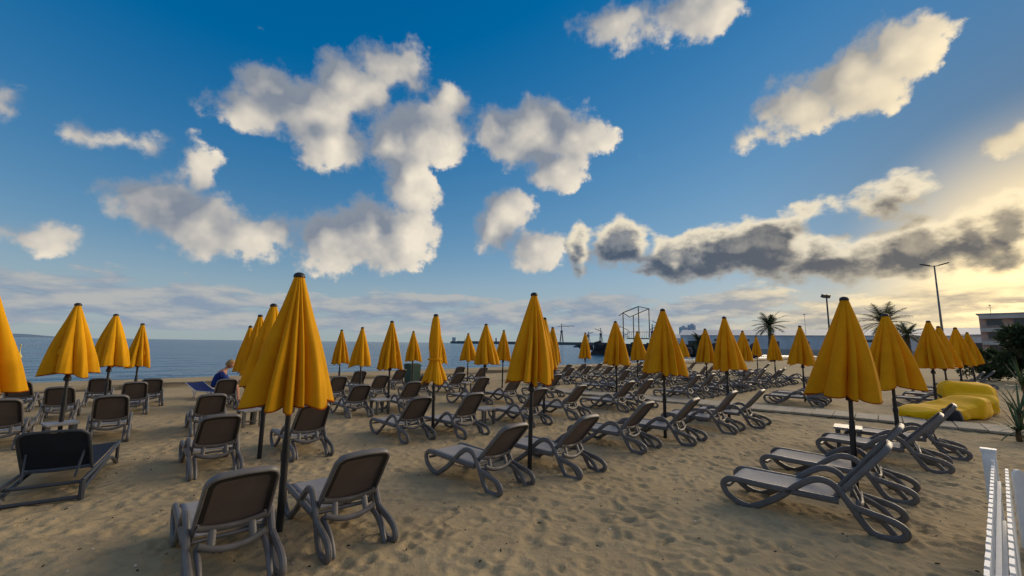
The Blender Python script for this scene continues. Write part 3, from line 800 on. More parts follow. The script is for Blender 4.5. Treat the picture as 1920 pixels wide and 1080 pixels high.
CANOPIES.append(canopy_mesh(77, .375, 1.19, False, (-.02, .0), ([0, .12, .32, .53, .735, .805, .858, .905, 1.0], [.97, .6, .6, .5, .30, .36, .34, .42], [1.06, 1.0, 1.0, 1.02, .90, .84, .84, 1.06])))
TIED = canopy_mesh(41, .3, 1.28, True, (-.01, 0))
b = MB(); b.tube([(0, 0, -.05), (0, 0, 2.22)], .024, 12); POLE = b.mesh('pole', M_POLE); auto_smooth(POLE)
b = MB(); b.tube([(0, 0, -.05), (0, 0, .80)], .031, 12); b.tube([(0, 0, .62), (0, 0, .70)], .038, 12); SLEEVE = b.mesh('pole_sleeve', M_POLE); auto_smooth(SLEEVE)
b = MB(); b.lathe([(0.001, .052), (.022, .05), (.044, .036), (.056, .014), (.058, -.012), (.052, -.02), (.001, -.02)], 16); CAPM = b.mesh('cap', M_CAP); auto_smooth(CAPM)
b = MB(); b.lathe([(.026, -.05), (.048, -.04), (.052, 0), (.034, .05), (.026, .06)], 14); HUB = b.mesh('runner_hub', M_POLE); auto_smooth(HUB)
b = MB(); b.box((0, 0, 0), (.012, .035, .10)); STRAP = b.mesh('strap', M_YEL)
# azimuth of the pole (radians), distance to the sea row s, canopy, turn, tilt, label
GU = 'closed yellow beach umbrellas'
def umbrella(x, y, ci, turn, label, h=0.0, tilt=(0, 0), sc=1.0):
    o = empty('beach_umbrella', (x, y, zg(x, y)), 0, label, 'umbrella', GU)
    o.rotation_euler = (tilt[0], tilt[1], 0)
    ce, hm = TIED if ci < 0 else CANOPIES[ci]
    inst('pole', POLE, o); inst('pole_sleeve', SLEEVE, o)
    c = inst('canopy', ce, o, (0, 0, 2.27 + h), (0, 0, turn), (sc, sc, 1.0)); inst('hem', hm, c)
    if ci < 0:
        b = MB(); b.lathe([(.152, -.018), (.156, 0), (.152, .018)], 24); b.build('tie_strap', M_YEL, c, loc=(0, 0, -.845))
    else:
        inst('strap', STRAP, c, (.23, .02, -.80), (0, R(-14), 0))
    inst('cap', CAPM, o, (0, 0, 2.283 + h), (0, 0, 0), (.92, .92, .72)); inst('runner_hub', HUB, o, (0, 0, 1.08))
    return o
UMBRELLAS = [
    (-6.05, 4.86, 3, 3.91, 0.03, 'yellow umbrella cut by the left edge of the picture'),
    (-7.67, 7.40, 1, 4.66, 0.07, 'leftmost whole yellow umbrella, wide and flared, second from the left edge'),
    (-9.34, 9.91, 0, 4.99, 0.07, 'yellow umbrella third from the left edge, between two others by the sea'),
    (-10.68, 12.19, 2, 5.92, -0.03, 'smallest yellow umbrella of the left group, fourth from the left edge'),
    (-3.71, 6.48, 4, 4.65, -0.02, 'yellow umbrella directly behind the nearest one, its thin pole left of it'),
    (-5.46, 9.13, 2, 5.79, 0.01, 'yellow umbrella second behind the nearest one, mostly hidden'),
    (-7.28, 11.78, 5, 0.18, -0.11, 'yellow umbrella third behind the nearest one, only its left edge showing'),
    (-2.05, 3.99, 6, 0.0, 0.03, 'tallest and nearest yellow umbrella left of centre, deep folds'),
    (-6.36, 15.82, 2, 5.92, -0.04, 'small yellow umbrella by the water just right of the nearest one'),
    (-4.82, 13.71, 5, 4.08, -0.04, 'yellow umbrella second to the right of the nearest one'),
    (-3.15, 11.06, 2, 5.66, 0.01, 'yellow umbrella with its pole beside the small table in mid beach'),
    (-4.09, 17.72, 5, 0.71, -0.01, 'small yellow umbrella by the water left of the tied one'),
    (-1.49, 8.34, -1, 2.95, -0.02, 'slim yellow umbrella tied round its middle'),
    (-2.74, 16.24, 2, 1.55, -0.06, 'yellow umbrella half hidden behind the tied one'),
    (-1.97, 19.49, 1, 3.41, -0.03, 'small yellow umbrella by the water right of the tied one'),
    (-0.81, 13.02, 3, 3.60, 0.05, 'yellow umbrella second to the right of the tied one'),
    (-0.35, 17.46, 5, 0.08, 0.04, 'small yellow umbrella partly behind the big centre one, at its left'),
    (0.27, 5.97, 1, 1.36, 0.11, 'big yellow umbrella in the centre of the picture'),
    (0.80, 10.33, 2, 1.76, 0.06, 'yellow umbrella directly behind the big centre one'),
    (1.42, 14.90, 5, 5.75, 0.05, 'farther yellow umbrella peeping out right of the big centre one'),
    (3.61, 20.78, 2, 4.81, 0.07, 'lone small yellow umbrella against the sea right of centre'),
    (3.02, 12.20, 0, 1.00, 0.10, 'yellow umbrella in front of the steel frame tower'),
    (5.42, 18.25, 4, 5.01, 0.05, 'small yellow umbrella under the steel frame tower'),
    (2.93, 8.20, 3, 0.87, 0.09, 'broad yellow umbrella right of the steel frame tower'),
    (7.77, 20.23, 4, 3.88, 0.07, 'small yellow umbrella just right of the broad one by the tower'),
    (10.96, 26.95, 2, 0.80, 0.01, 'tiny yellow umbrella below the twin silos'),
    (7.23, 15.73, 0, 0.01, 0.06, 'yellow umbrella to the right of the twin silos'),
    (5.07, 10.00, 4, 5.47, 0.08, 'tall yellow umbrella left of the fan palm, near the boardwalk end'),
    (9.77, 17.86, 1, 1.32, 0.08, 'yellow umbrella behind the tall one left of the fan palm'),
    (15.51, 26.73, 5, 1.35, 0.13, 'tiny yellow umbrella in front of the fan palm, left'),
    (12.55, 20.19, 2, 6.17, 0.04, 'small yellow umbrella right below the fan palm'),
    (9.30, 13.55, 1, 5.48, 0.07, 'yellow umbrella between the fan palm and the large right umbrella'),
    (4.15, 5.28, 4, 1.82, 0.0, 'large yellow umbrella over the two nearest loungers at right'),
    (6.4, 7.15, 1, 6.04, -0.05, 'second large yellow umbrella at right, in front of the dark palm'),
    (11.0, 11.1, 3, 3.39, 0.1, 'yellow umbrella at right under the tall street lamp, first of a close row'),
    (13.0, 12.7, 0, 4.26, 0.05, 'second yellow umbrella of the close row under the street lamp'),
    (14.9, 14.1, 1, 1.29, 0.085, 'third yellow umbrella of the close row under the street lamp'),
    (18.2, 16.7, 4, 5.91, 0.035, 'farthest yellow umbrella of the close row at right'),
]

for x, y, ci, turn, h, lab in UMBRELLAS:
    umbrella(x, y, ci, turn, lab, h, (rnd.uniform(-.022, .022) * (ci != 6), rnd.uniform(-.022, .022) * (ci != 6)), (rnd.uniform(.90, 1.07) if ci != 6 else 1.0) * (.88 if x == -6.05 else 1))


# ------------------------------------------------------------------ boardwalk of slabs
M_SLAB = material('boardwalk_slab', (0.40, 0.34, 0.255), 0.8, 0.16, 5.0, 0.2, 0.4, 60, obj_var=0.10)
def boardwalk():
    a = Vector((12.3, 6.35)); c = Vector((0.35, 16.9)); d = (c - a); L = d.length; d.normalize(); nrm = Vector((d.y, -d.x))
    ang = math.atan2(d.y, d.x)
    t = empty('boardwalk', (a.x, a.y, 0), ang); tag(t, 'pale slab boardwalk crossing the sand towards the sea', None, None, 'structure')
    mes = []
    for k in range(4):
        b = MB(); b.box((0, 0, 0), (.405, 1.06 + .02 * k, .05)); o = b.build('slab', M_SLAB)
        bm = bmesh.new(); bm.from_mesh(o.data); bmesh.ops.bevel(bm, geom=bm.edges[:], offset=.006, segments=1, affect='EDGES'); bm.to_mesh(o.data); bm.free()
        mes.append(o.data); bpy.data.objects.remove(o)
    n = int(L / .42)
    for i in range(n):
        x = a.x + d.x * .42 * i; y = a.y + d.y * .42 * i
        inst('slab', mes[i % 4], t, (.42 * i, -.55 + rnd.uniform(-.012, .012), zg(x, y) + .035 + rnd.uniform(-.006, .006)), (rnd.uniform(-.008, .008), rnd.uniform(-.01, .01), rnd.uniform(-.012, .012)))
boardwalk()

# ------------------------------------------------------------------ yellow lounge cushions
M_BAG = material('yellow_vinyl', (0.87, 0.475, 0.004), 0.75, 0.08, 3.0, 0.12, 0.7, 6.0)
M_BAGD = material('charcoal_fabric', (0.02, 0.02, 0.022), 0.8, 0.2, 6.0)
def bag(name, loc, rz, L, W, prof, label, seed):
    t = empty(name, loc, rz, label, 'bean bag', 'yellow lounge cushions by the boardwalk')
    vs = []; fs = []; n, m = 40, 36
    for i in range(n + 1):
        q = i / n
        # height profile along the length
        k = q * (len(prof) - 1); a = int(min(k, len(prof) - 2)); f = k - a; f = f * f * (3 - 2 * f); h = prof[a] * (1 - f) + prof[a + 1] * f
        end = (1 - abs(2 * q - 1) ** 3.2) ** .42 if 0 < q < 1 else 0.0
        for j in range(m):
            th = 2 * math.pi * j / m
            cy = math.copysign(abs(math.cos(th)) ** .42, math.cos(th)); cz = math.copysign(abs(math.sin(th)) ** .5, math.sin(th))
            p = Vector((L * (q - .5), .5 * W * cy * end * (.92 + .12 * math.sin(3 * q + seed)), h * .5 + h * .5 * cz * (end ** .6)))
            nn = mnoise.noise(p * 2.1 + Vector((seed, 0, 0))) * .035 + mnoise.noise(p * 5.5 + Vector((0, seed, 0))) * .022
            w = Vector((0, math.cos(th), math.sin(th)))
            p += w * nn; p.z = max(p.z, -.02)
            vs.append(p)
    for i in range(n):
        for j in range(m): fs.append((i * m + j, i * m + (j + 1) % m, (i + 1) * m + (j + 1) % m, (i + 1) * m + j))
    o = mesh_obj('cushion_body', vs, fs, M_BAG, t, True)
    # stitched seam along each side
    for sg in (1, -1):
        pts = [vs[i * m + (2 if sg > 0 else m // 2 - 2)] + Vector((0, sg * .006, .0)) for i in range(2, n - 1, 2)]
        b = MB(); b.tube(pts, .008, 5); b.build('seam', M_BAG, o, True)
    return t, o
x, y = 10.75, 10.6
tb, ob = bag('lounge_cushion', (x, y, -.01), R(14), 2.55, 1.0, [.22, .30, .32, .40, .54, .52], 'long sagging yellow lounge cushion beside the boardwalk, nearer one', 1.3)
b = MB(); b.lathe([(.001, .0), (.20, .0), (.215, .10), (.18, .26), (.10, .31), (.001, .32)], 20); b.build('dark_base_panel', M_BAGD, tb, True, loc=(-.62, -.42, 0))
bag('lounge_cushion', (12.5, 11.7, -.01), R(50), 2.0, 1.25, [.40, .52, .76, .80, .58], 'tall yellow lounge cushion behind the sagging one', 4.1)

# ------------------------------------------------------------------ white picket fence
M_WHITE = material('white_paint', (0.80, 0.81, 0.82), 0.5, 0.06, 12.0, 0.4, 0.15, 70)
def picket(w, h, th, round_top):
    b = MB(); pts = []
    if round_top:
        pts = [(-w / 2, 0), (-w / 2, h - w * .55)] + [(w / 2 * math.cos(a), h - w * .5 + w * .5 * math.sin(a)) for a in [math.pi - math.pi * k / 10 for k in range(11)]] + [(w / 2, h - w * .55), (w / 2, 0)]
    else:
        pts = [(-w * .36, 0), (-w * .36, h - .10), (-w / 2, h), (w / 2, h), (w * .36, h - .10), (w * .36, 0)]
    n = len(pts)
    vs = [(x, -th / 2, z) for x, z in pts] + [(x, th / 2, z) for x, z in pts]
    b.add(vs, [tuple(range(n)), tuple(range(2 * n - 1, n - 1, -1))] + [(i, (i + 1) % n, n + (i + 1) % n, n + i) for i in range(n)])
    return b.mesh('picket', M_WHITE)
PK_F = picket(.085, .70, .018, False); PK_R = picket(.11, .66, .02, True)
def fence(a, c, mesh, step, label, hs, face=0.0):
    a = Vector(a); c = Vector(c); d = c - a; L = d.length; an = math.atan2(d.y, d.x)
    t = empty('picket_fence', (a.x, a.y, 0), an, label, 'fence')
    b = MB(); b.box((0, 0, 0), (L, .022, .06)); rm = b.mesh('rail', M_WHITE)
    inst('rail', rm, t, (L / 2, .022, .20)); inst('rail', rm, t, (L / 2, .022, .52))
    n = int(L / step)
    for i in range(n + 1):
        inst('picket', mesh, t, (step * i, 0, -.01 + hs(i)), (0, 0, rnd.uniform(-.03, .03)))
    return t
f1 = fence((4.22, 3.82), (1.85, 1.77), PK_F, .125, 'white picket fence at lower right seen end on, running towards the viewer', lambda i: .0 if i else .03)
for i in range(25): inst('picket', PK_F, f1, (.06 + .125 * i, .075, -.03), (0, 0, rnd.uniform(-.03, .03)))
b = MB(); b.box((0, 0, .37), (.07, .085, .80)); b.box((0, 0, .785), (.085, .10, .025)); b.build('post', M_WHITE, f1, loc=(-.12, -.02, 0))
fence((4.40, 3.80), (6.4, 4.02), PK_R, .15, 'white picket fence with rounded tops at the right edge', lambda i: .0)

# ------------------------------------------------------------------ plants
M_BLADE = material('yucca_leaf', (0.050, 0.085, 0.035), 0.55, 0.35, 5.0, 0.4, obj_var=0.2, trans=.15)
M_STALK = material('plant_stalk', (0.12, 0.085, 0.05), 0.9, 0.3, 9.0, 0.2, 0.5, 30)
M_FROND = material('palm_frond', (0.040, 0.062, 0.028), 0.6, 0.35, 3.0, 0.35, obj_var=0.15, trans=.12)
M_TRUNK = material('palm_trunk', (0.13, 0.10, 0.07), 0.95, 0.35, 6.0, 0.1, 0.7, 22)
M_LEAF = material('shrub_leaf', (0.045, 0.072, 0.030), 0.6, 0.45, 4.0, 0.3, trans=.2)
def blade(b, base, az, el, L, w, droop):
    pts = []; n = 6
    d = Vector((math.cos(az) * math.cos(el), math.sin(az) * math.cos(el), math.sin(el)))
    p = Vector(base); side = Vector((-math.sin(az), math.cos(az), 0))
    vs = []
    for i in range(n + 1):
        t = i / n; ww = w * (1 - t ** 2.2) * (.55 + .9 * min(t * 3, 1) * .5)
        up = side.cross(d).normalized()
        vs += [p - side * ww + up * ww * .35, p, p + side * ww + up * ww * .35]
        p = p + d * (L / n); d = (d + Vector((0, 0, -droop / n))).normalized()
    fs = []
    for i in range(n):
        a = 3 * i; fs += [(a, a + 1, a + 4, a + 3), (a + 1, a + 2, a + 5, a + 4)]
    b.add(vs, fs)
def yucca(x, y, h, n, L, label, seed):
    rg = random.Random(seed)
    t = empty('yucca_plant', (x, y, zg(x, y)), rg.uniform(0, 6), label, 'plant', 'spiky plants at the right')
    b = MB(); b.tube([(0, 0, -.05), (.02, .01, h * .5), (0, .02, h)], [.05, .04, .035], 8); b.build('stalk', M_STALK, t, True)
    for k in range(n):
        b = MB(); el = R(rg.uniform(-15, 80)); blade(b, (0, 0, h * rg.uniform(.6, 1)), rg.uniform(0, 6.28), el, L * rg.uniform(.7, 1.15), .022, rg.uniform(.3, 1.0))
        b.build('leaf', M_BLADE, t, True, fix=False)
yucca(9.35, 7.95, .22, 30, .62, 'spiky green plant beside the boardwalk end at the right', 3)
yucca(11.0, 9.3, .35, 30, .75, 'spiky green plant at the right edge behind the boardwalk plant', 4)
yucca(14.5, 12.1, .8, 36, .95, 'taller spiky plant at the right edge below the dark shrub', 6)
yucca(5.6, 4.3, .10, 18, .32, 'small spiky plant behind the white fence', 8)
yucca(4.75, 2.85, .06, 16, .26, 'small dry spiky plant seen between the white pickets', 9)

def shrub(x, y, rx, ry, h, z0, label, seed, count, leaf):
    rg = np.random.RandomState(seed)
    t = empty('leafy_shrub', (x, y, zg(x, y)), 0, label, 'shrub')
    b = MB()
    for k in range(7):
        a = rg.uniform(0, 6.28); b.tube([(0, 0, -.1), (.3 * rx * math.cos(a), .3 * ry * math.sin(a), h * .4), (.75 * rx * math.cos(a + .2), .75 * ry * math.sin(a + .2), h * rg.uniform(.6, .95))], [.06, .04, .012], 6)
    b.build('trunk', M_STALK, t, True)
    cl = [(rg.uniform(-1, 1) * rx * .8, rg.uniform(-1, 1) * ry * .8, z0 + (h - z0) * rg.uniform(.1, 1)) for _ in range(26)]
    cr = [rg.uniform(.22, .5) * min(rx, h * .4) for _ in cl]
    V = []; F = []
    for i in range(count):
        c = rg.randint(len(cl)); v = rg.normal(size=3); v /= np.linalg.norm(v); p = np.array(cl[c]) + v * cr[c] * rg.uniform(.3, 1) ** .5
        d = rg.normal(size=3) + v * .8 + np.array([0, 0, .3]); d /= np.linalg.norm(d); s_ = np.cross(d, rg.normal(size=3)); s_ /= np.linalg.norm(s_)
        L = leaf * rg.uniform(.7, 1.4); w = L * .16; n = len(V)
        V += [p, p + d * L * .5 + s_ * w, p + d * L, p + d * L * .5 - s_ * w]; F.append((n, n + 1, n + 2, n + 3))
    mesh_obj('crown', V, F, M_LEAF, t)
shrub(25.7, 20.4, 1.5, 1.5, 2.5, .3, 'dark feathery green shrub at the right edge in front of the building', 2, 9000, .26)
shrub(26.5, 23.2, 1.2, 1.2, 1.5, .2, 'low dark shrub left of the big one at the right edge', 5, 4000, .22)

def palm(x, y, H, n, L, label, seed, zb=0.0):
    rg = random.Random(seed)
    t = empty('palm_tree', (x, y, zb), rg.uniform(0, 6), label, 'palm')
    b = MB(); pts = []; rad = []
    for i in range(15): q = i / 14; pts.append((.10 * math.sin(q * 2), .06 * q, -.2 + (H + .2) * q)); rad.append(.24 - .06 * q + (.03 if i % 2 else 0))
    b.tube(pts, rad, 10); b.build('trunk', M_TRUNK, t, True)
    for k in range(n):
        az = 2 * math.pi * k / n * 5.13 + rg.uniform(-.2, .2); el = R(-25 + 100 * (k / n) ** .8)
        d = Vector((math.cos(az) * math.cos(el), math.sin(az) * math.cos(el), math.sin(el))); p = Vector((.1, .06, H)); side = Vector((-math.sin(az), math.cos(az), 0))
        b = MB(); m = 16; path = []; ln = L * rg.uniform(.8, 1.1)
        for i in range(m + 1): path.append(p.copy()); p = p + d * (ln / m); d = (d + Vector((0, 0, -.95 / m))).normalized()
        b.tube(path, [.028 * (1 - .8 * i / m) for i in range(m + 1)], 4)
        for i in range(3, m + 1):
            q = i / m; ll = ln * .34 * math.sin(math.pi * min(1, .18 + q * .8)) ** .7
            for sg in (-1, 1):
                for e in (0, .5):
                    c = path[i - 1] * (1 - e) + path[i] * e; tn = (path[i] - path[i - 1]).normalized()
                    dd = (side * sg + tn * .75 + Vector((0, 0, .15 - .35 * rg.random()))).normalized(); w = tn * .035
                    b.add([c - w, c + w, c + dd * ll + Vector((0, 0, -.05))], [(0, 1, 2)])
        b.build('frond', M_FROND, t, fix=False)
    return t
palm(33.2, 54.0, 4.3, 30, 2.3, 'fan palm with a bushy green crown left of the large right umbrella', 1)
palm(37.0, 41.8, 4.1, 30, 2.5, 'dark palm crown rising behind the second large umbrella at right', 2)
palm(42.0, 44.5, 3.0, 22, 1.9, 'low drooping palm right of the dark palm crown', 7)
palm(24.5, 55.0, 2.6, 22, 1.5, 'small dark palm right of the twin silos', 5, -.3)

# ------------------------------------------------------------------ lamps and masts
M_STEEL = material('grey_steel', (0.16, 0.165, 0.17), 0.45, 0.15, 4.0, 0.5, metal=.6)
M_DARKST = material('dark_steel', (0.05, 0.052, 0.055), 0.5, 0.2, 3.0, 0.5)
def street_lamp():
    t = empty('street_lamp', (60.0, 58.5, 0), R(-30), 'tall street lamp with two arms above the right umbrellas', 'street lamp')
    b = MB(); b.tube([(0, 0, -.3), (0, 0, 6), (0, 0, 13.4)], [.17, .13, .09], 10); b.build('pole', M_STEEL, t, True)
    for sg in (-1, 1):
        b = MB(); b.tube([(0, 0, 13.3), (sg * .3, 0, 13.36), (sg * .6, 0, 13.44)], .05, 6); a = b.build('arm', M_STEEL, t, True)
        b = MB(); b.box((0, 0, 0), (1.1, .36, .15), Matrix.Rotation(R(-16 * sg), 3, 'Y')); b.build('lamp_head', M_DARKST, a, loc=(sg * .98, 0, 13.55))
street_lamp()
def flood_pole(x, y, H, label, n=2):
    t = empty('floodlight_mast', (x, y, 0), R(20), label, 'floodlight')
    b = MB(); b.tube([(0, 0, -.2), (0, 0, H)], [.07, .05], 8); b.build('pole', M_DARKST, t, True)
    for k in range(n):
        b = MB(); b.box((0, 0, 0), (.26, .2, .24), Matrix.Rotation(R(25), 3, 'X')); b.build('lamp_head', M_DARKST, t, loc=(-.22 + .44 * k / max(1, n - 1), .05, H + .05))
flood_pole(22.4, 29.6, 5.25, 'short floodlight mast just left of the large right umbrella tip')
flood_pole(140, 122, 14.5, 'thin distant lamp mast left of the pink building')
flood_pole(98, 140, 12.5, 'thin distant lamp mast right of the fan palm')

# ------------------------------------------------------------------ buildings behind the beach
M_WARE = material('hazed_grey_cladding', (0.66, 0.67, 0.69), 0.6, 0.12, .3, 0.3)  # blue-grey walls, paled so the base colour carries the distance haze
M_WROOF = material('pale_roof', (0.6, 0.6, 0.6), 0.6, 0.1, .3, 0.3)
M_PINK = material('pink_render', (0.52, 0.34, 0.28), 0.8, 0.12, .5, 0.2)
M_PALE = material('pale_render', (0.55, 0.50, 0.46), 0.8, 0.1, .5, 0.2)
M_GLASS = material('dark_glass', (0.03, 0.04, 0.05), 0.12, 0.2, 1.0, 0.6)
M_CONC = material('pale_concrete', (0.40, 0.38, 0.35), 0.85, 0.2, .4, 0.2)
M_ROCK = material('dark_rock', (0.055, 0.055, 0.06), 0.9, 0.4, .5, 0.2, 0.6, 2.0)
def warehouse(x, y, rz, L, W, H, label, seed):
    rg = random.Random(seed)
    t = empty('warehouse', (x, y, 0), rz, label, 'building', 'long low sheds behind the beach')
    b = MB(); b.box((0, 0, H / 2), (L, W, H)); b.build('wall', M_WARE, t)
    b = MB(); e = .6
    b.add([(-L / 2 - e, -W / 2 - e, H + .01), (L / 2 + e, -W / 2 - e, H + .01), (L / 2 + e, 0, H + W * .09), (-L / 2 - e, 0, H + W * .09), (-L / 2 - e, W / 2 + e, H + .01), (L / 2 + e, W / 2 + e, H + .01)], [(0, 1, 2, 3), (3, 2, 5, 4), (0, 3, 4), (1, 5, 2), (0, 4, 5, 1)])
    b.build('roof', M_WROOF, t)
    n = int(L / 9); bm_ = MB(); bm_.box((0, 0, 0), (3.6, .12, H * .62)); dm = bm_.mesh('door', M_DARKST); wm_ = MB(); wm_.box((0, 0, 0), (3.0, .1, .9)); wm = wm_.mesh('window', M_GLASS)
    for i in range(n):
        xx = -L / 2 + L * (i + .5) / n
        if rg.random() < .5: inst('door', dm, t, (xx, -W / 2 - .03, H * .31))
        else: inst('window', wm, t, (xx, -W / 2 - .03, H * .68))
def gnd(az_px): return (az_px - 960) / 785.0
warehouse(120, 168, R(-28), 95, 30, 6.0, 'long blue grey shed behind the fan palm', 1)
warehouse(175, 130, R(-48), 80, 30, 6.4, 'long grey shed behind the row of right umbrellas', 2)
warehouse(112, 222, R(-18), 60, 26, 5.4, 'low pale shed between the twin silos and the fan palm', 3)
def pink_building():
    t = empty('terrace_building', (128, 96.5, 0), R(-52), 'pinkish stepped building with pale balcony bands at the right edge', 'building')
    b = MB(); b.box((0, 0, 5), (26, 16, 10)); b.box((6, 0, 11.6), (14, 15, 3.2)); b.build('wall', M_PINK, t)
    for k, z in enumerate((3.2, 6.3, 9.4)):
        b = MB(); b.box((0, -8.6, z), (25.6, 1.5, .9)); b.build('balcony', M_PALE, t)
        for i in range(6):
            b = MB(); b.box((-10.6 + 4.2 * i, -8.05, z - 1.35), (2.4, .2, 1.5)); w = b.build('window', M_GLASS, t)
            b = MB(); b.box((-10.6 + 4.2 * i, -8.16, z - 2.14), (2.6, .18, .1)); b.build('sill', M_PALE, w)
    b = MB(); b.box((0, 0, 10.15), (26.8, 16.8, .28)); b.box((6, 0, 13.3), (14.8, 15.8, .28)); b.build('roof', M_PALE, t)
pink_building()
def beach_wall():
    for k, (x, y, L, lab) in enumerate(((56, 88, 36, 'low pale wall behind the beach, left length'), (82, 66, 30, 'low pale wall behind the beach, right length'))):
        t = empty('low_wall', (x, y, 0), R(-40), lab, 'wall', 'low walls behind the beach')
        b = MB(); b.box((0, 0, .55), (L, .3, 1.2)); b.build('wall_body', M_CONC, t); b = MB(); b.box((0, 0, 1.19), (L + .1, .42, .09)); b.build('coping', M_PALE, t)
beach_wall()

# ------------------------------------------------------------------ steel slide tower on the jetty
def tower():
    x, y = 21.6, 73.5
    t = empty('slide_tower', (x, y, SEA_Z), R(-22), 'open steel frame tower with spiral stairs standing out over the sea', 'tower')
    H1, H2 = 7.6, 8.6
    posts = [(-1.9, -.6, H1), (-.35, 1.2, H1 - .4), (.75, -.9, H2), (2.35, 1.0, H2 - .25)]
    for px, py, h in posts:
        b = MB(); b.bar((px, py, -1.0), (px, py, h), .17); b.build('post', M_DARKST, t)
    b = MB(); b.bar((-2.6, -.7, H1 - .55), (-1.9, -.6, H1), .13); b.bar((-1.9, -.6, H1), (.75, -.9, H2), .15); b.bar((.75, -.9, H2), (2.35, 1.0, H2 - .25), .12); b.bar((-.35, 1.2, H1 - .4), (2.35, 1.0, H2 - .25), .12); b.bar((-1.9, -.6, H1 - .05), (-.9, .5, H1 - .75), .1); b.bar((-.9, .5, H1 - .75), (-.35, 1.2, H1 - .4), .1)
    b.build('top_frame', M_DARKST, t)
    b = MB(); b.box((.6, 0, 3.1), (3.6, 2.6, .16)); pl = b.build('platform', M_DARKST, t)
    b = MB()
    for k in range(11): xx = -1.1 + 3.4 * k / 10; b.bar((xx, -1.3, 3.2), (xx, -1.3, 4.2), .05)
    b.bar((-1.15, -1.3, 4.2), (2.35, -1.3, 4.2), .07); b.build('railing', M_DARKST, pl)
    for k in range(16):
        a = k * .55; b = MB(); b.box((0, 0, 0), (.9, .3, .06), Matrix.Rotation(a, 3, 'Z')); b.build('stair_tread', M_DARKST, t, loc=(-2.0 + .5 * math.cos(a), .2 + .5 * math.sin(a), .6 + k * .24))
    b = MB(); b.tube([(-2.0 + .98 * math.cos(k * .275), .2 + .98 * math.sin(k * .275), 1.5 + k * .12) for k in range(34)], .05, 5); b.build('stair_rail', M_DARKST, t)
tower()
def jetty():
    rg = random.Random(4)
    t = empty('stone_jetty', (22.5, 80, 0), R(-8), 'dark rock jetty at the foot of the steel frame tower', 'jetty')
    b = MB(); b.box((6, 0, -.2), (30, 5, 4.2), None, .8); b.build('core', M_ROCK, t)
    rm = []
    for k in range(4):
        bm = bmesh.new(); bmesh.ops.create_icosphere(bm, subdivisions=1, radius=1.0)
        for v in bm.verts: v.co *= rg.uniform(.7, 1.15)
        me = bpy.data.meshes.new('rock'); bm.to_mesh(me); bm.free(); me.materials.append(M_ROCK); rm.append(me)
    for k in range(46):
        inst('rock', rm[k % 4], t, (-9.5 + 31 * rg.random(), rg.uniform(-3.2, -1.0), rg.uniform(-.3, 1.7)), (rg.uniform(0, 3), rg.uniform(0, 3), 0), [rg.uniform(.6, 1.2)] * 3)
jetty()
# ------------------------------------------------------------------ harbour on the horizon
M_FARL = material('far_quay', (0.12, 0.14, 0.16), 0.9, 0.2, .01)
M_FARS = material('far_silo', (0.48, 0.54, 0.60), 0.8, 0.1, .05)
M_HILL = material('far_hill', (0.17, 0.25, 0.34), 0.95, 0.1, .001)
def quay(pts, h, w, label):
    b = MB()
    for (x0, y0), (x1, y1) in zip(pts[:-1], pts[1:]): b.bar((x0, y0, h / 2 + SEA_Z), (x1, y1, h / 2 + SEA_Z), w, h)
    o = b.build('harbour_quay', M_FARL); tag(o, label, 'quay')
quay([(-130, 1050), (60, 1000), (250, 950)], 6.5, 30, 'thin dark harbour quay along the horizon right of centre')
def crane(x, y, H, arm, rz, label):
    t = empty('harbour_crane', (x, y, 5), rz, label, 'crane', 'cranes of the far harbour')
    b = MB()
    for sx in (-1, 1):
        for sy in (-1, 1): b.bar((sx * 4, sy * 4, -6), (sx * 1.2, sy * 1.2, H * .55), 1.1)
    b.build('gantry', M_FARL, t)
    b = MB(); b.box((0, 0, H * .55 + 2), (5, 4, 4)); b.build('cabin', M_FARL, t)
    b = MB(); b.bar((0, 0, H * .5), (0, 0, H), 1.4); b.build('mast', M_FARL, t)
    b = MB(); b.bar((-arm * .3, 0, H * arm_z(arm, 0)), (arm, 0, H * arm_z(arm, 1)), 1.2); b.bar((0, 0, H), (arm * .6, 0, H * .9 * arm_z(arm, 1)), .5); b.build('jib', M_FARL, t)
def arm_z(arm, k): return (.72, .98)[k] if arm < 24 else (.86, .9)[k]
for x, y, H, arm, rz, lab in ((118, 990, 44, 32, .2, 'T-shaped harbour crane on the horizon, leftmost'), (178, 975, 26, 14, .5, 'thin harbour crane second from left on the horizon'), (205, 965, 34, 16, 2.4, 'harbour crane third from left on the horizon'), (232, 955, 38, 18, .3, 'harbour crane just left of the lone small umbrella'), (268, 800, 36, 15, .1, 'harbour crane right of the lone small umbrella'), (276, 770, 42, 17, 2.6, 'harbour crane nearest the steel frame tower')):
    crane(x, y, H, arm, rz, lab)
def ship(x, y, L, rz, label):
    t = empty('cargo_ship', (x, y, SEA_Z), rz, label, 'ship', 'ships on the horizon')
    b = MB(); b.add([(-L / 2, -6, -1), (L / 2 - 6, -6, -1), (L / 2, 0, -1), (L / 2 - 6, 6, -1), (-L / 2, 6, -1), (-L / 2, -7, 6), (L / 2 - 3, -7, 6), (L / 2 + 5, 0, 7.5), (L / 2 - 3, 7, 6), (-L / 2, 7, 6)], [(0, 1, 6, 5), (1, 2, 7, 6), (2, 3, 8, 7), (3, 4, 9, 8), (4, 0, 5, 9), (5, 6, 7, 8, 9)]); b.build('hull', M_FARL, t)
    b = MB(); b.box((-L * .36, 0, 12), (L * .14, 11, 12)); b.build('bridge', M_FARS, t)
    b = MB(); b.bar((L * .1, 0, 6), (L * .1, 0, 15), 1.0); b.build('mast', M_FARL, t)
ship(-145, 1250, 70, .2, 'small ship on the horizon right of the tied umbrella')
ship(-60, 1300, 40, 3.0, 'tiny ship on the horizon left of the big centre umbrella')
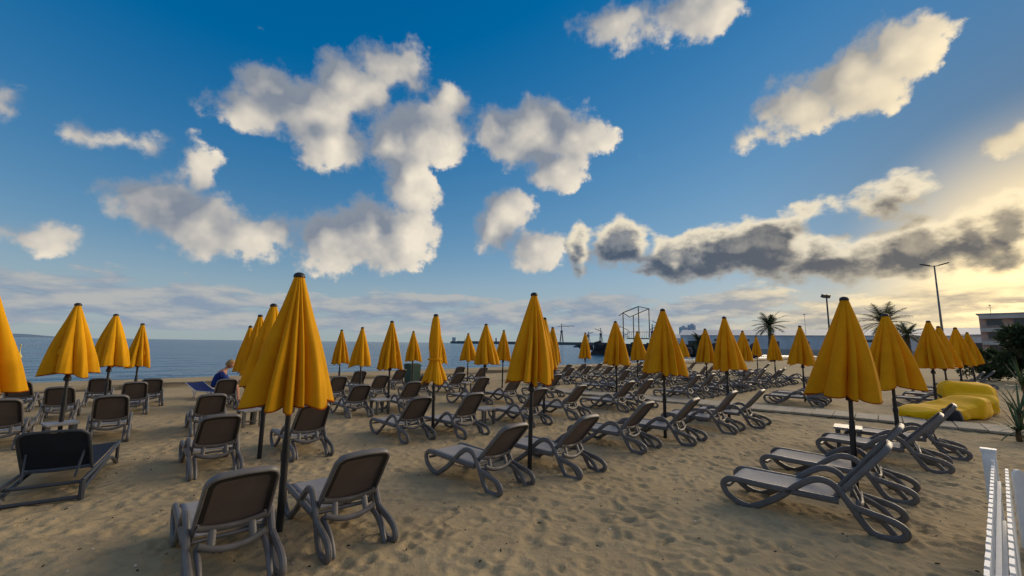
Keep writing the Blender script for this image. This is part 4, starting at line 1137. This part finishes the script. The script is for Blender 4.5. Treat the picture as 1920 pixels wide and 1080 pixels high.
t = empty('motor_boat', (42.0, 270, SEA_Z), .3, 'tiny dark boat on the water right of the big centre umbrella', 'boat')
b = MB(); b.add([(-2.2, -.8, 0), (1.2, -.8, 0), (2.4, 0, .1), (1.2, .8, 0), (-2.2, .8, 0), (-2.3, -1, .8), (1.4, -1, .9), (2.9, 0, 1.1), (1.4, 1, .9), (-2.3, 1, .8)], [(0, 1, 6, 5), (1, 2, 7, 6), (2, 3, 8, 7), (3, 4, 9, 8), (4, 0, 5, 9), (5, 6, 7, 8, 9)]); b.build('hull', M_FARL, t)
b = MB(); b.box((-.4, 0, 1.2), (1.4, 1.3, .8)); b.build('cabin', M_FARL, t)
for k, (x, y, rr, H, lab) in enumerate(((203, 497, 4.6, 22.5, 'left one of the twin grey silos behind the beach'), (213.5, 497, 5.0, 25, 'right one of the twin grey silos behind the beach'))):
    t = empty('silo', (x, y, 0), 0, lab, 'silo', 'twin grey silos')
    b = MB(); b.lathe([(rr, -2), (rr, H), (rr * .8, H + 1.0), (.01, H + 1.6)], 28); b.build('body', M_FARS, t, True)
    b = MB(); b.box((.5, 0, H + 1.6), (2.6, 2.6, 1.8)); b.build('head_house', M_FARS, t)
    for q in range(3):
        b = MB(); b.lathe([(rr + .12, -.25), (rr + .12, .25)], 28); b.build('band', M_FARL, t, loc=(0, 0, H * (.25 + .25 * q)))
def hill():
    vs = []; fs = []; n = 60
    for i in range(n + 1):
        q = i / n; x = -13200 + 2700 * q; h = 115 * math.sin(math.pi * q) ** .8 * (1 + .25 * math.sin(9 * q + 1)) * (1.35 - q)
        y = 9300 + 600 * math.sin(2 * q)
        vs += [(x, y - 500, -5), (x, y, max(0, h)), (x, y + 900, -5)]
    for i in range(n): a = 3 * i; fs += [(a, a + 3, a + 4, a + 1), (a + 1, a + 4, a + 5, a + 2)]
    o = mesh_obj('far_hills', vs, fs, M_HILL, None, True); tag(o, 'faint far headland on the left horizon', None, None, 'structure')
hill()

# ------------------------------------------------------------------ litter bin, marker buoy
M_BIN = material('green_bin', (0.015, 0.06, 0.045), 0.5, 0.15, 5.0, 0.4)
x, y = rs(8.45, 16.6)
t = empty('litter_bin', (x, y, zg(x, y)), R(50), 'dark green litter bin by the water behind the small umbrella', 'bin')
b = MB(); b.box((0, 0, .42), (.46, .42, .84), None, 1.12); b.build('bin_body', M_BIN, t)
b = MB(); b.box((0, 0, .87), (.56, .5, .06)); b.box((0, .03, .92), (.48, .40, .05)); b.build('lid', M_BIN, t)
M_BUOY = material('buoy_yellow', (0.5, 0.42, 0.12), 0.5, 0.1, 3.0)
t = empty('marker_buoy', (-47.5, 41.0, SEA_Z), 0, 'small pale marker buoy on the sea beside the cut umbrella at left', 'buoy'); t.scale = (.6, .6, .6)
b = MB(); b.lathe([(.01, -.3), (.34, -.1), (.36, .3), (.12, .8), (.06, 1.3), (.06, 1.9), (.01, 1.92)], 14); b.build('float', M_BUOY, t, True)
b = MB(); b.lathe([(.01, -.16), (.16, 0), (.01, .22)], 10); b.build('top_mark', M_BUOY, t, True, loc=(0, 0, 2.0))

# ------------------------------------------------------------------ blue sunbed and the seated person
M_BLUE = material('blue_fabric', (0.010, 0.020, 0.10), 0.8, 0.15, 5.0, 0.2)
M_TOP = material('blue_shirt', (0.012, 0.035, 0.19), 0.85, 0.2, 9.0, 0.2)
M_SKIN = material('skin', (0.46, 0.23, 0.15), 0.6, 0.1, 12.0, 0.35)
M_HAIR = material('blond_hair', (0.34, 0.22, 0.09), 0.7, 0.3, 40.0, 0.3)
M_PANT = material('red_towel', (0.40, 0.10, 0.09), 0.85, 0.5, 14.0, 0.2)
M_WHT = material('white_tube', (0.55, 0.55, 0.55), 0.4, 0.1, 6.0)
def blue_sunbed():
    x, y = -9.6, 13.6
    t = empty('folding_sunbed', (x, y, zg(x, y)), R(155), 'folding sunbed with blue cloth left of the seated person', 'sunbed'); t.scale = (.9, .9, .75)
    vs = []; fs = []
    for i in range(13):
        q = i / 12; xx = -.85 + 1.7 * q; z = .34 + (.30 * ((q - .62) / .38) ** 1.2 if q > .62 else 0)
        for j in range(5): yy = -.28 + .14 * j; vs.append((xx, yy, z - .03 * (1 - (yy / .28) ** 2)))
    for i in range(12):
        for j in range(4): a = i * 5 + j; fs.append((a, a + 5, a + 6, a + 1))
    mesh_obj('cloth', vs, fs, M_BLUE, t, True)
    for sg in (-1, 1):
        b = MB(); b.tube([(-.86, sg * .29, .33), (.2, sg * .29, .33), (.5, sg * .29, .46), (.86, sg * .29, .64)], .016, 6); b.build('rail', M_WHT, t, True)
        for xx in (-.5, .35):
            b = MB(); b.tube([(xx, sg * .29, .33), (xx - .18, sg * .29, 0)], .014, 6); b.tube([(xx - .2, sg * .29, .3), (xx, sg * .29, 0)], .014, 6); b.build('leg', M_WHT, t, True)
blue_sunbed()
def skin_mesh(name, joints, edges, mat, parent, sub=2, root=0):
    me = bpy.data.meshes.new(name); me.from_pydata([j[:3] for j in joints], edges, [])
    o = bpy.data.objects.new(name, me); COL.objects.link(o)
    sk = o.modifiers.new('s', 'SKIN'); ss = o.modifiers.new('d', 'SUBSURF'); ss.levels = sub; ss.render_levels = sub
    for i, j in enumerate(joints):
        r_ = j[3]; me.skin_vertices[0].data[i].radius = (r_, j[4] if len(j) > 4 else r_)
    me.skin_vertices[0].data[root].use_root = True
    dg = bpy.context.evaluated_depsgraph_get(); dg.update()
    nm = bpy.data.meshes.new_from_object(o.evaluated_get(dg)); bpy.data.objects.remove(o)
    nm.name = name; nm.materials.clear(); nm.materials.append(mat); nm.polygons.foreach_set('use_smooth', [True] * len(nm.polygons))
    q = bpy.data.objects.new(name, nm); COL.objects.link(q); q.parent = parent; return q
def person():
    # sits sideways on a lounger, hunched forward, facing along +x of its own frame
    x, y = -8.4, 12.25
    t = empty('person', (x, y, zg(x, y)), R(30), 'person with short blond hair in a blue top sitting hunched forward, seen from behind', 'person')
    J = [(0, 0, .42, .15, .15), (-.02, 0, .58, .15, .135), (.03, 0, .76, .17, .13), (.12, 0, .90, .13, .11), (.17, 0, .97, .06, .06), (.22, 0, 1.05, .055, .06),
         (.10, .19, .88, .062), (.22, .25, .66, .048), (.42, .16, .62, .040), (.50, .13, .62, .036),
         (.10, -.19, .88, .062), (.22, -.25, .66, .048), (.42, -.16, .62, .040), (.50, -.13, .62, .036),
         (.10, .11, .42, .095), (.48, .13, .50, .068), (.52, .13, .10, .045), (.62, .13, .05, .04),
         (.10, -.11, .42, .095), (.48, -.13, .50, .068), (.52, -.13, .10, .045), (.62, -.13, .05, .04)]
    E = [(0, 1), (1, 2), (2, 3), (3, 4), (4, 5), (3, 6), (6, 7), (7, 8), (8, 9), (3, 10), (10, 11), (11, 12), (12, 13), (0, 14), (14, 15), (15, 16), (16, 17), (0, 18), (18, 19), (19, 20), (20, 21)]
    body = skin_mesh('body', J, E, M_SKIN, t, 2)
    top = skin_mesh('blue_top', [(0, 0, .46, .172, .17), (-.02, 0, .58, .172, .155), (.03, 0, .76, .19, .15), (.115, 0, .89, .145, .125), (.10, .19, .88, .078), (.22, .25, .66, .060), (.40, .17, .62, .050), (.10, -.19, .88, .078), (.22, -.25, .66, .060), (.40, -.17, .62, .050)], [(0, 1), (1, 2), (2, 3), (3, 4), (4, 5), (5, 6), (3, 7), (7, 8), (8, 9)], M_TOP, t, 2)
    # head with brow, nose, jaw
    bm = bmesh.new(); bmesh.ops.create_uvsphere(bm, u_segments=24, v_segments=18, radius=.105)
    for v in bm.verts:
        c = v.co; c.z *= 1.18; c.y *= .86
        if c.z < 0 and c.x > 0: c.x *= 1.0 + .12 * (-c.z / .12)
        if c.z < -.06: c.y *= .8
        if c.x > .09 and abs(c.y) < .025 and -.045 < c.z < .03: c.x += .022 * (1 - abs(c.y) / .025)
        if c.x > .07 and .015 < abs(c.y) < .05 and .0 < c.z < .03: c.x -= .008
    hm = bpy.data.meshes.new('head'); bm.to_mesh(hm); bm.free(); hm.materials.append(M_SKIN); hm.polygons.foreach_set('use_smooth', [True] * len(hm.polygons))
    h = inst('head', hm, t, (.27, 0, 1.13), (0, R(28), R(-12)))
    for sg in (-1, 1):
        b = MB(); b.lathe([(.004, -.012), (.028, -.006), (.03, .006), (.004, .010)], 10); o = b.build('ear', M_SKIN, h, True, loc=(-.005, sg * .09, -.01)); o.rotation_euler = (R(90), 0, 0); o.scale = (.8, 1.15, 1)
    bm = bmesh.new(); bmesh.ops.create_uvsphere(bm, u_segments=32, v_segments=22, radius=.116)
    dead = [v for v in bm.verts if (v.co.x > .035 and v.co.z < .055) or v.co.z < -.07]
    bmesh.ops.delete(bm, geom=dead, context='VERTS')
    for v in bm.verts:
        c = v.co; c.z *= 1.17; c.y *= .88; c += c.normalized() * mnoise.noise(c * 38) * .012
    hm = bpy.data.meshes.new('hair'); bm.to_mesh(hm); bm.free(); hm.materials.append(M_HAIR); hm.polygons.foreach_set('use_smooth', [True] * len(hm.polygons))
    inst('hair', hm, h)
person()
x, y = rs(2.55, 13.9)
t = empty('beach_towel', (x, y, zg(x, y)), R(48), 'crumpled reddish towel heaped on a lounger beside the seated person', 'towel')
vs = []; fs = []
for i in range(17):
    for j in range(13):
        u, v = i / 16 - .5, j / 12 - .5; p = Vector((u * .75, v * .55, 0)); e = max(0, 1 - (2 * u) ** 4) * max(0, 1 - (2 * v) ** 4)
        vs.append((p.x, p.y, .34 + e * (.13 + .10 * mnoise.noise(p * 7) + .06 * mnoise.noise(p * 15))))
for i in range(16):
    for j in range(12): a = i * 13 + j; fs.append((a, a + 13, a + 14, a + 1))
mesh_obj('cloth', vs, fs, M_PANT, t, True)
lounger(2.55, 13.6, 'flat grey lounger carrying the reddish towel beside the seated person', 'flat', az=-42, group=GL)

# ------------------------------------------------------------------ small litter of shells and twigs on the sand
M_GRIT = material('dark_debris', (0.05, 0.038, 0.026), 0.9, 0.5, 30.0)
def debris():
    rg = random.Random(12); b = MB()
    for k in range(900):
        x = rg.uniform(-6, 8); y = 1.6 + 9 * rg.random() ** 1.5
        s_ = rg.uniform(.004, .012); c = (x, y, zg(x, y) + .012)
        b.box(c, (s_ * rg.uniform(1, 4), s_, s_ * .7), Matrix.Rotation(rg.uniform(0, 3.1), 3, 'Z'), .6)
    o = b.build('beach_debris', M_GRIT, fix=False); tag(o, 'dark bits of twig and shell scattered over the sand', None, None, 'stuff')
debris()
M_SHELL = material('pale_shell', (0.62, 0.58, 0.52), 0.6, 0.3, 40.0)
def shells():
    rg = random.Random(31); b = MB()
    for k in range(260):
        x = rg.uniform(-6, 8); y = 1.6 + 9 * rg.random() ** 1.5; s_ = rg.uniform(.006, .014)
        b.box((x, y, zg(x, y) + .012), (s_ * rg.uniform(1, 1.8), s_, s_ * .5), Matrix.Rotation(rg.uniform(0, 3.1), 3, 'Z'), .55)
    o = b.build('shell_bits', M_SHELL, fix=False); tag(o, 'pale bits of shell scattered over the sand', None, None, 'stuff')
shells()
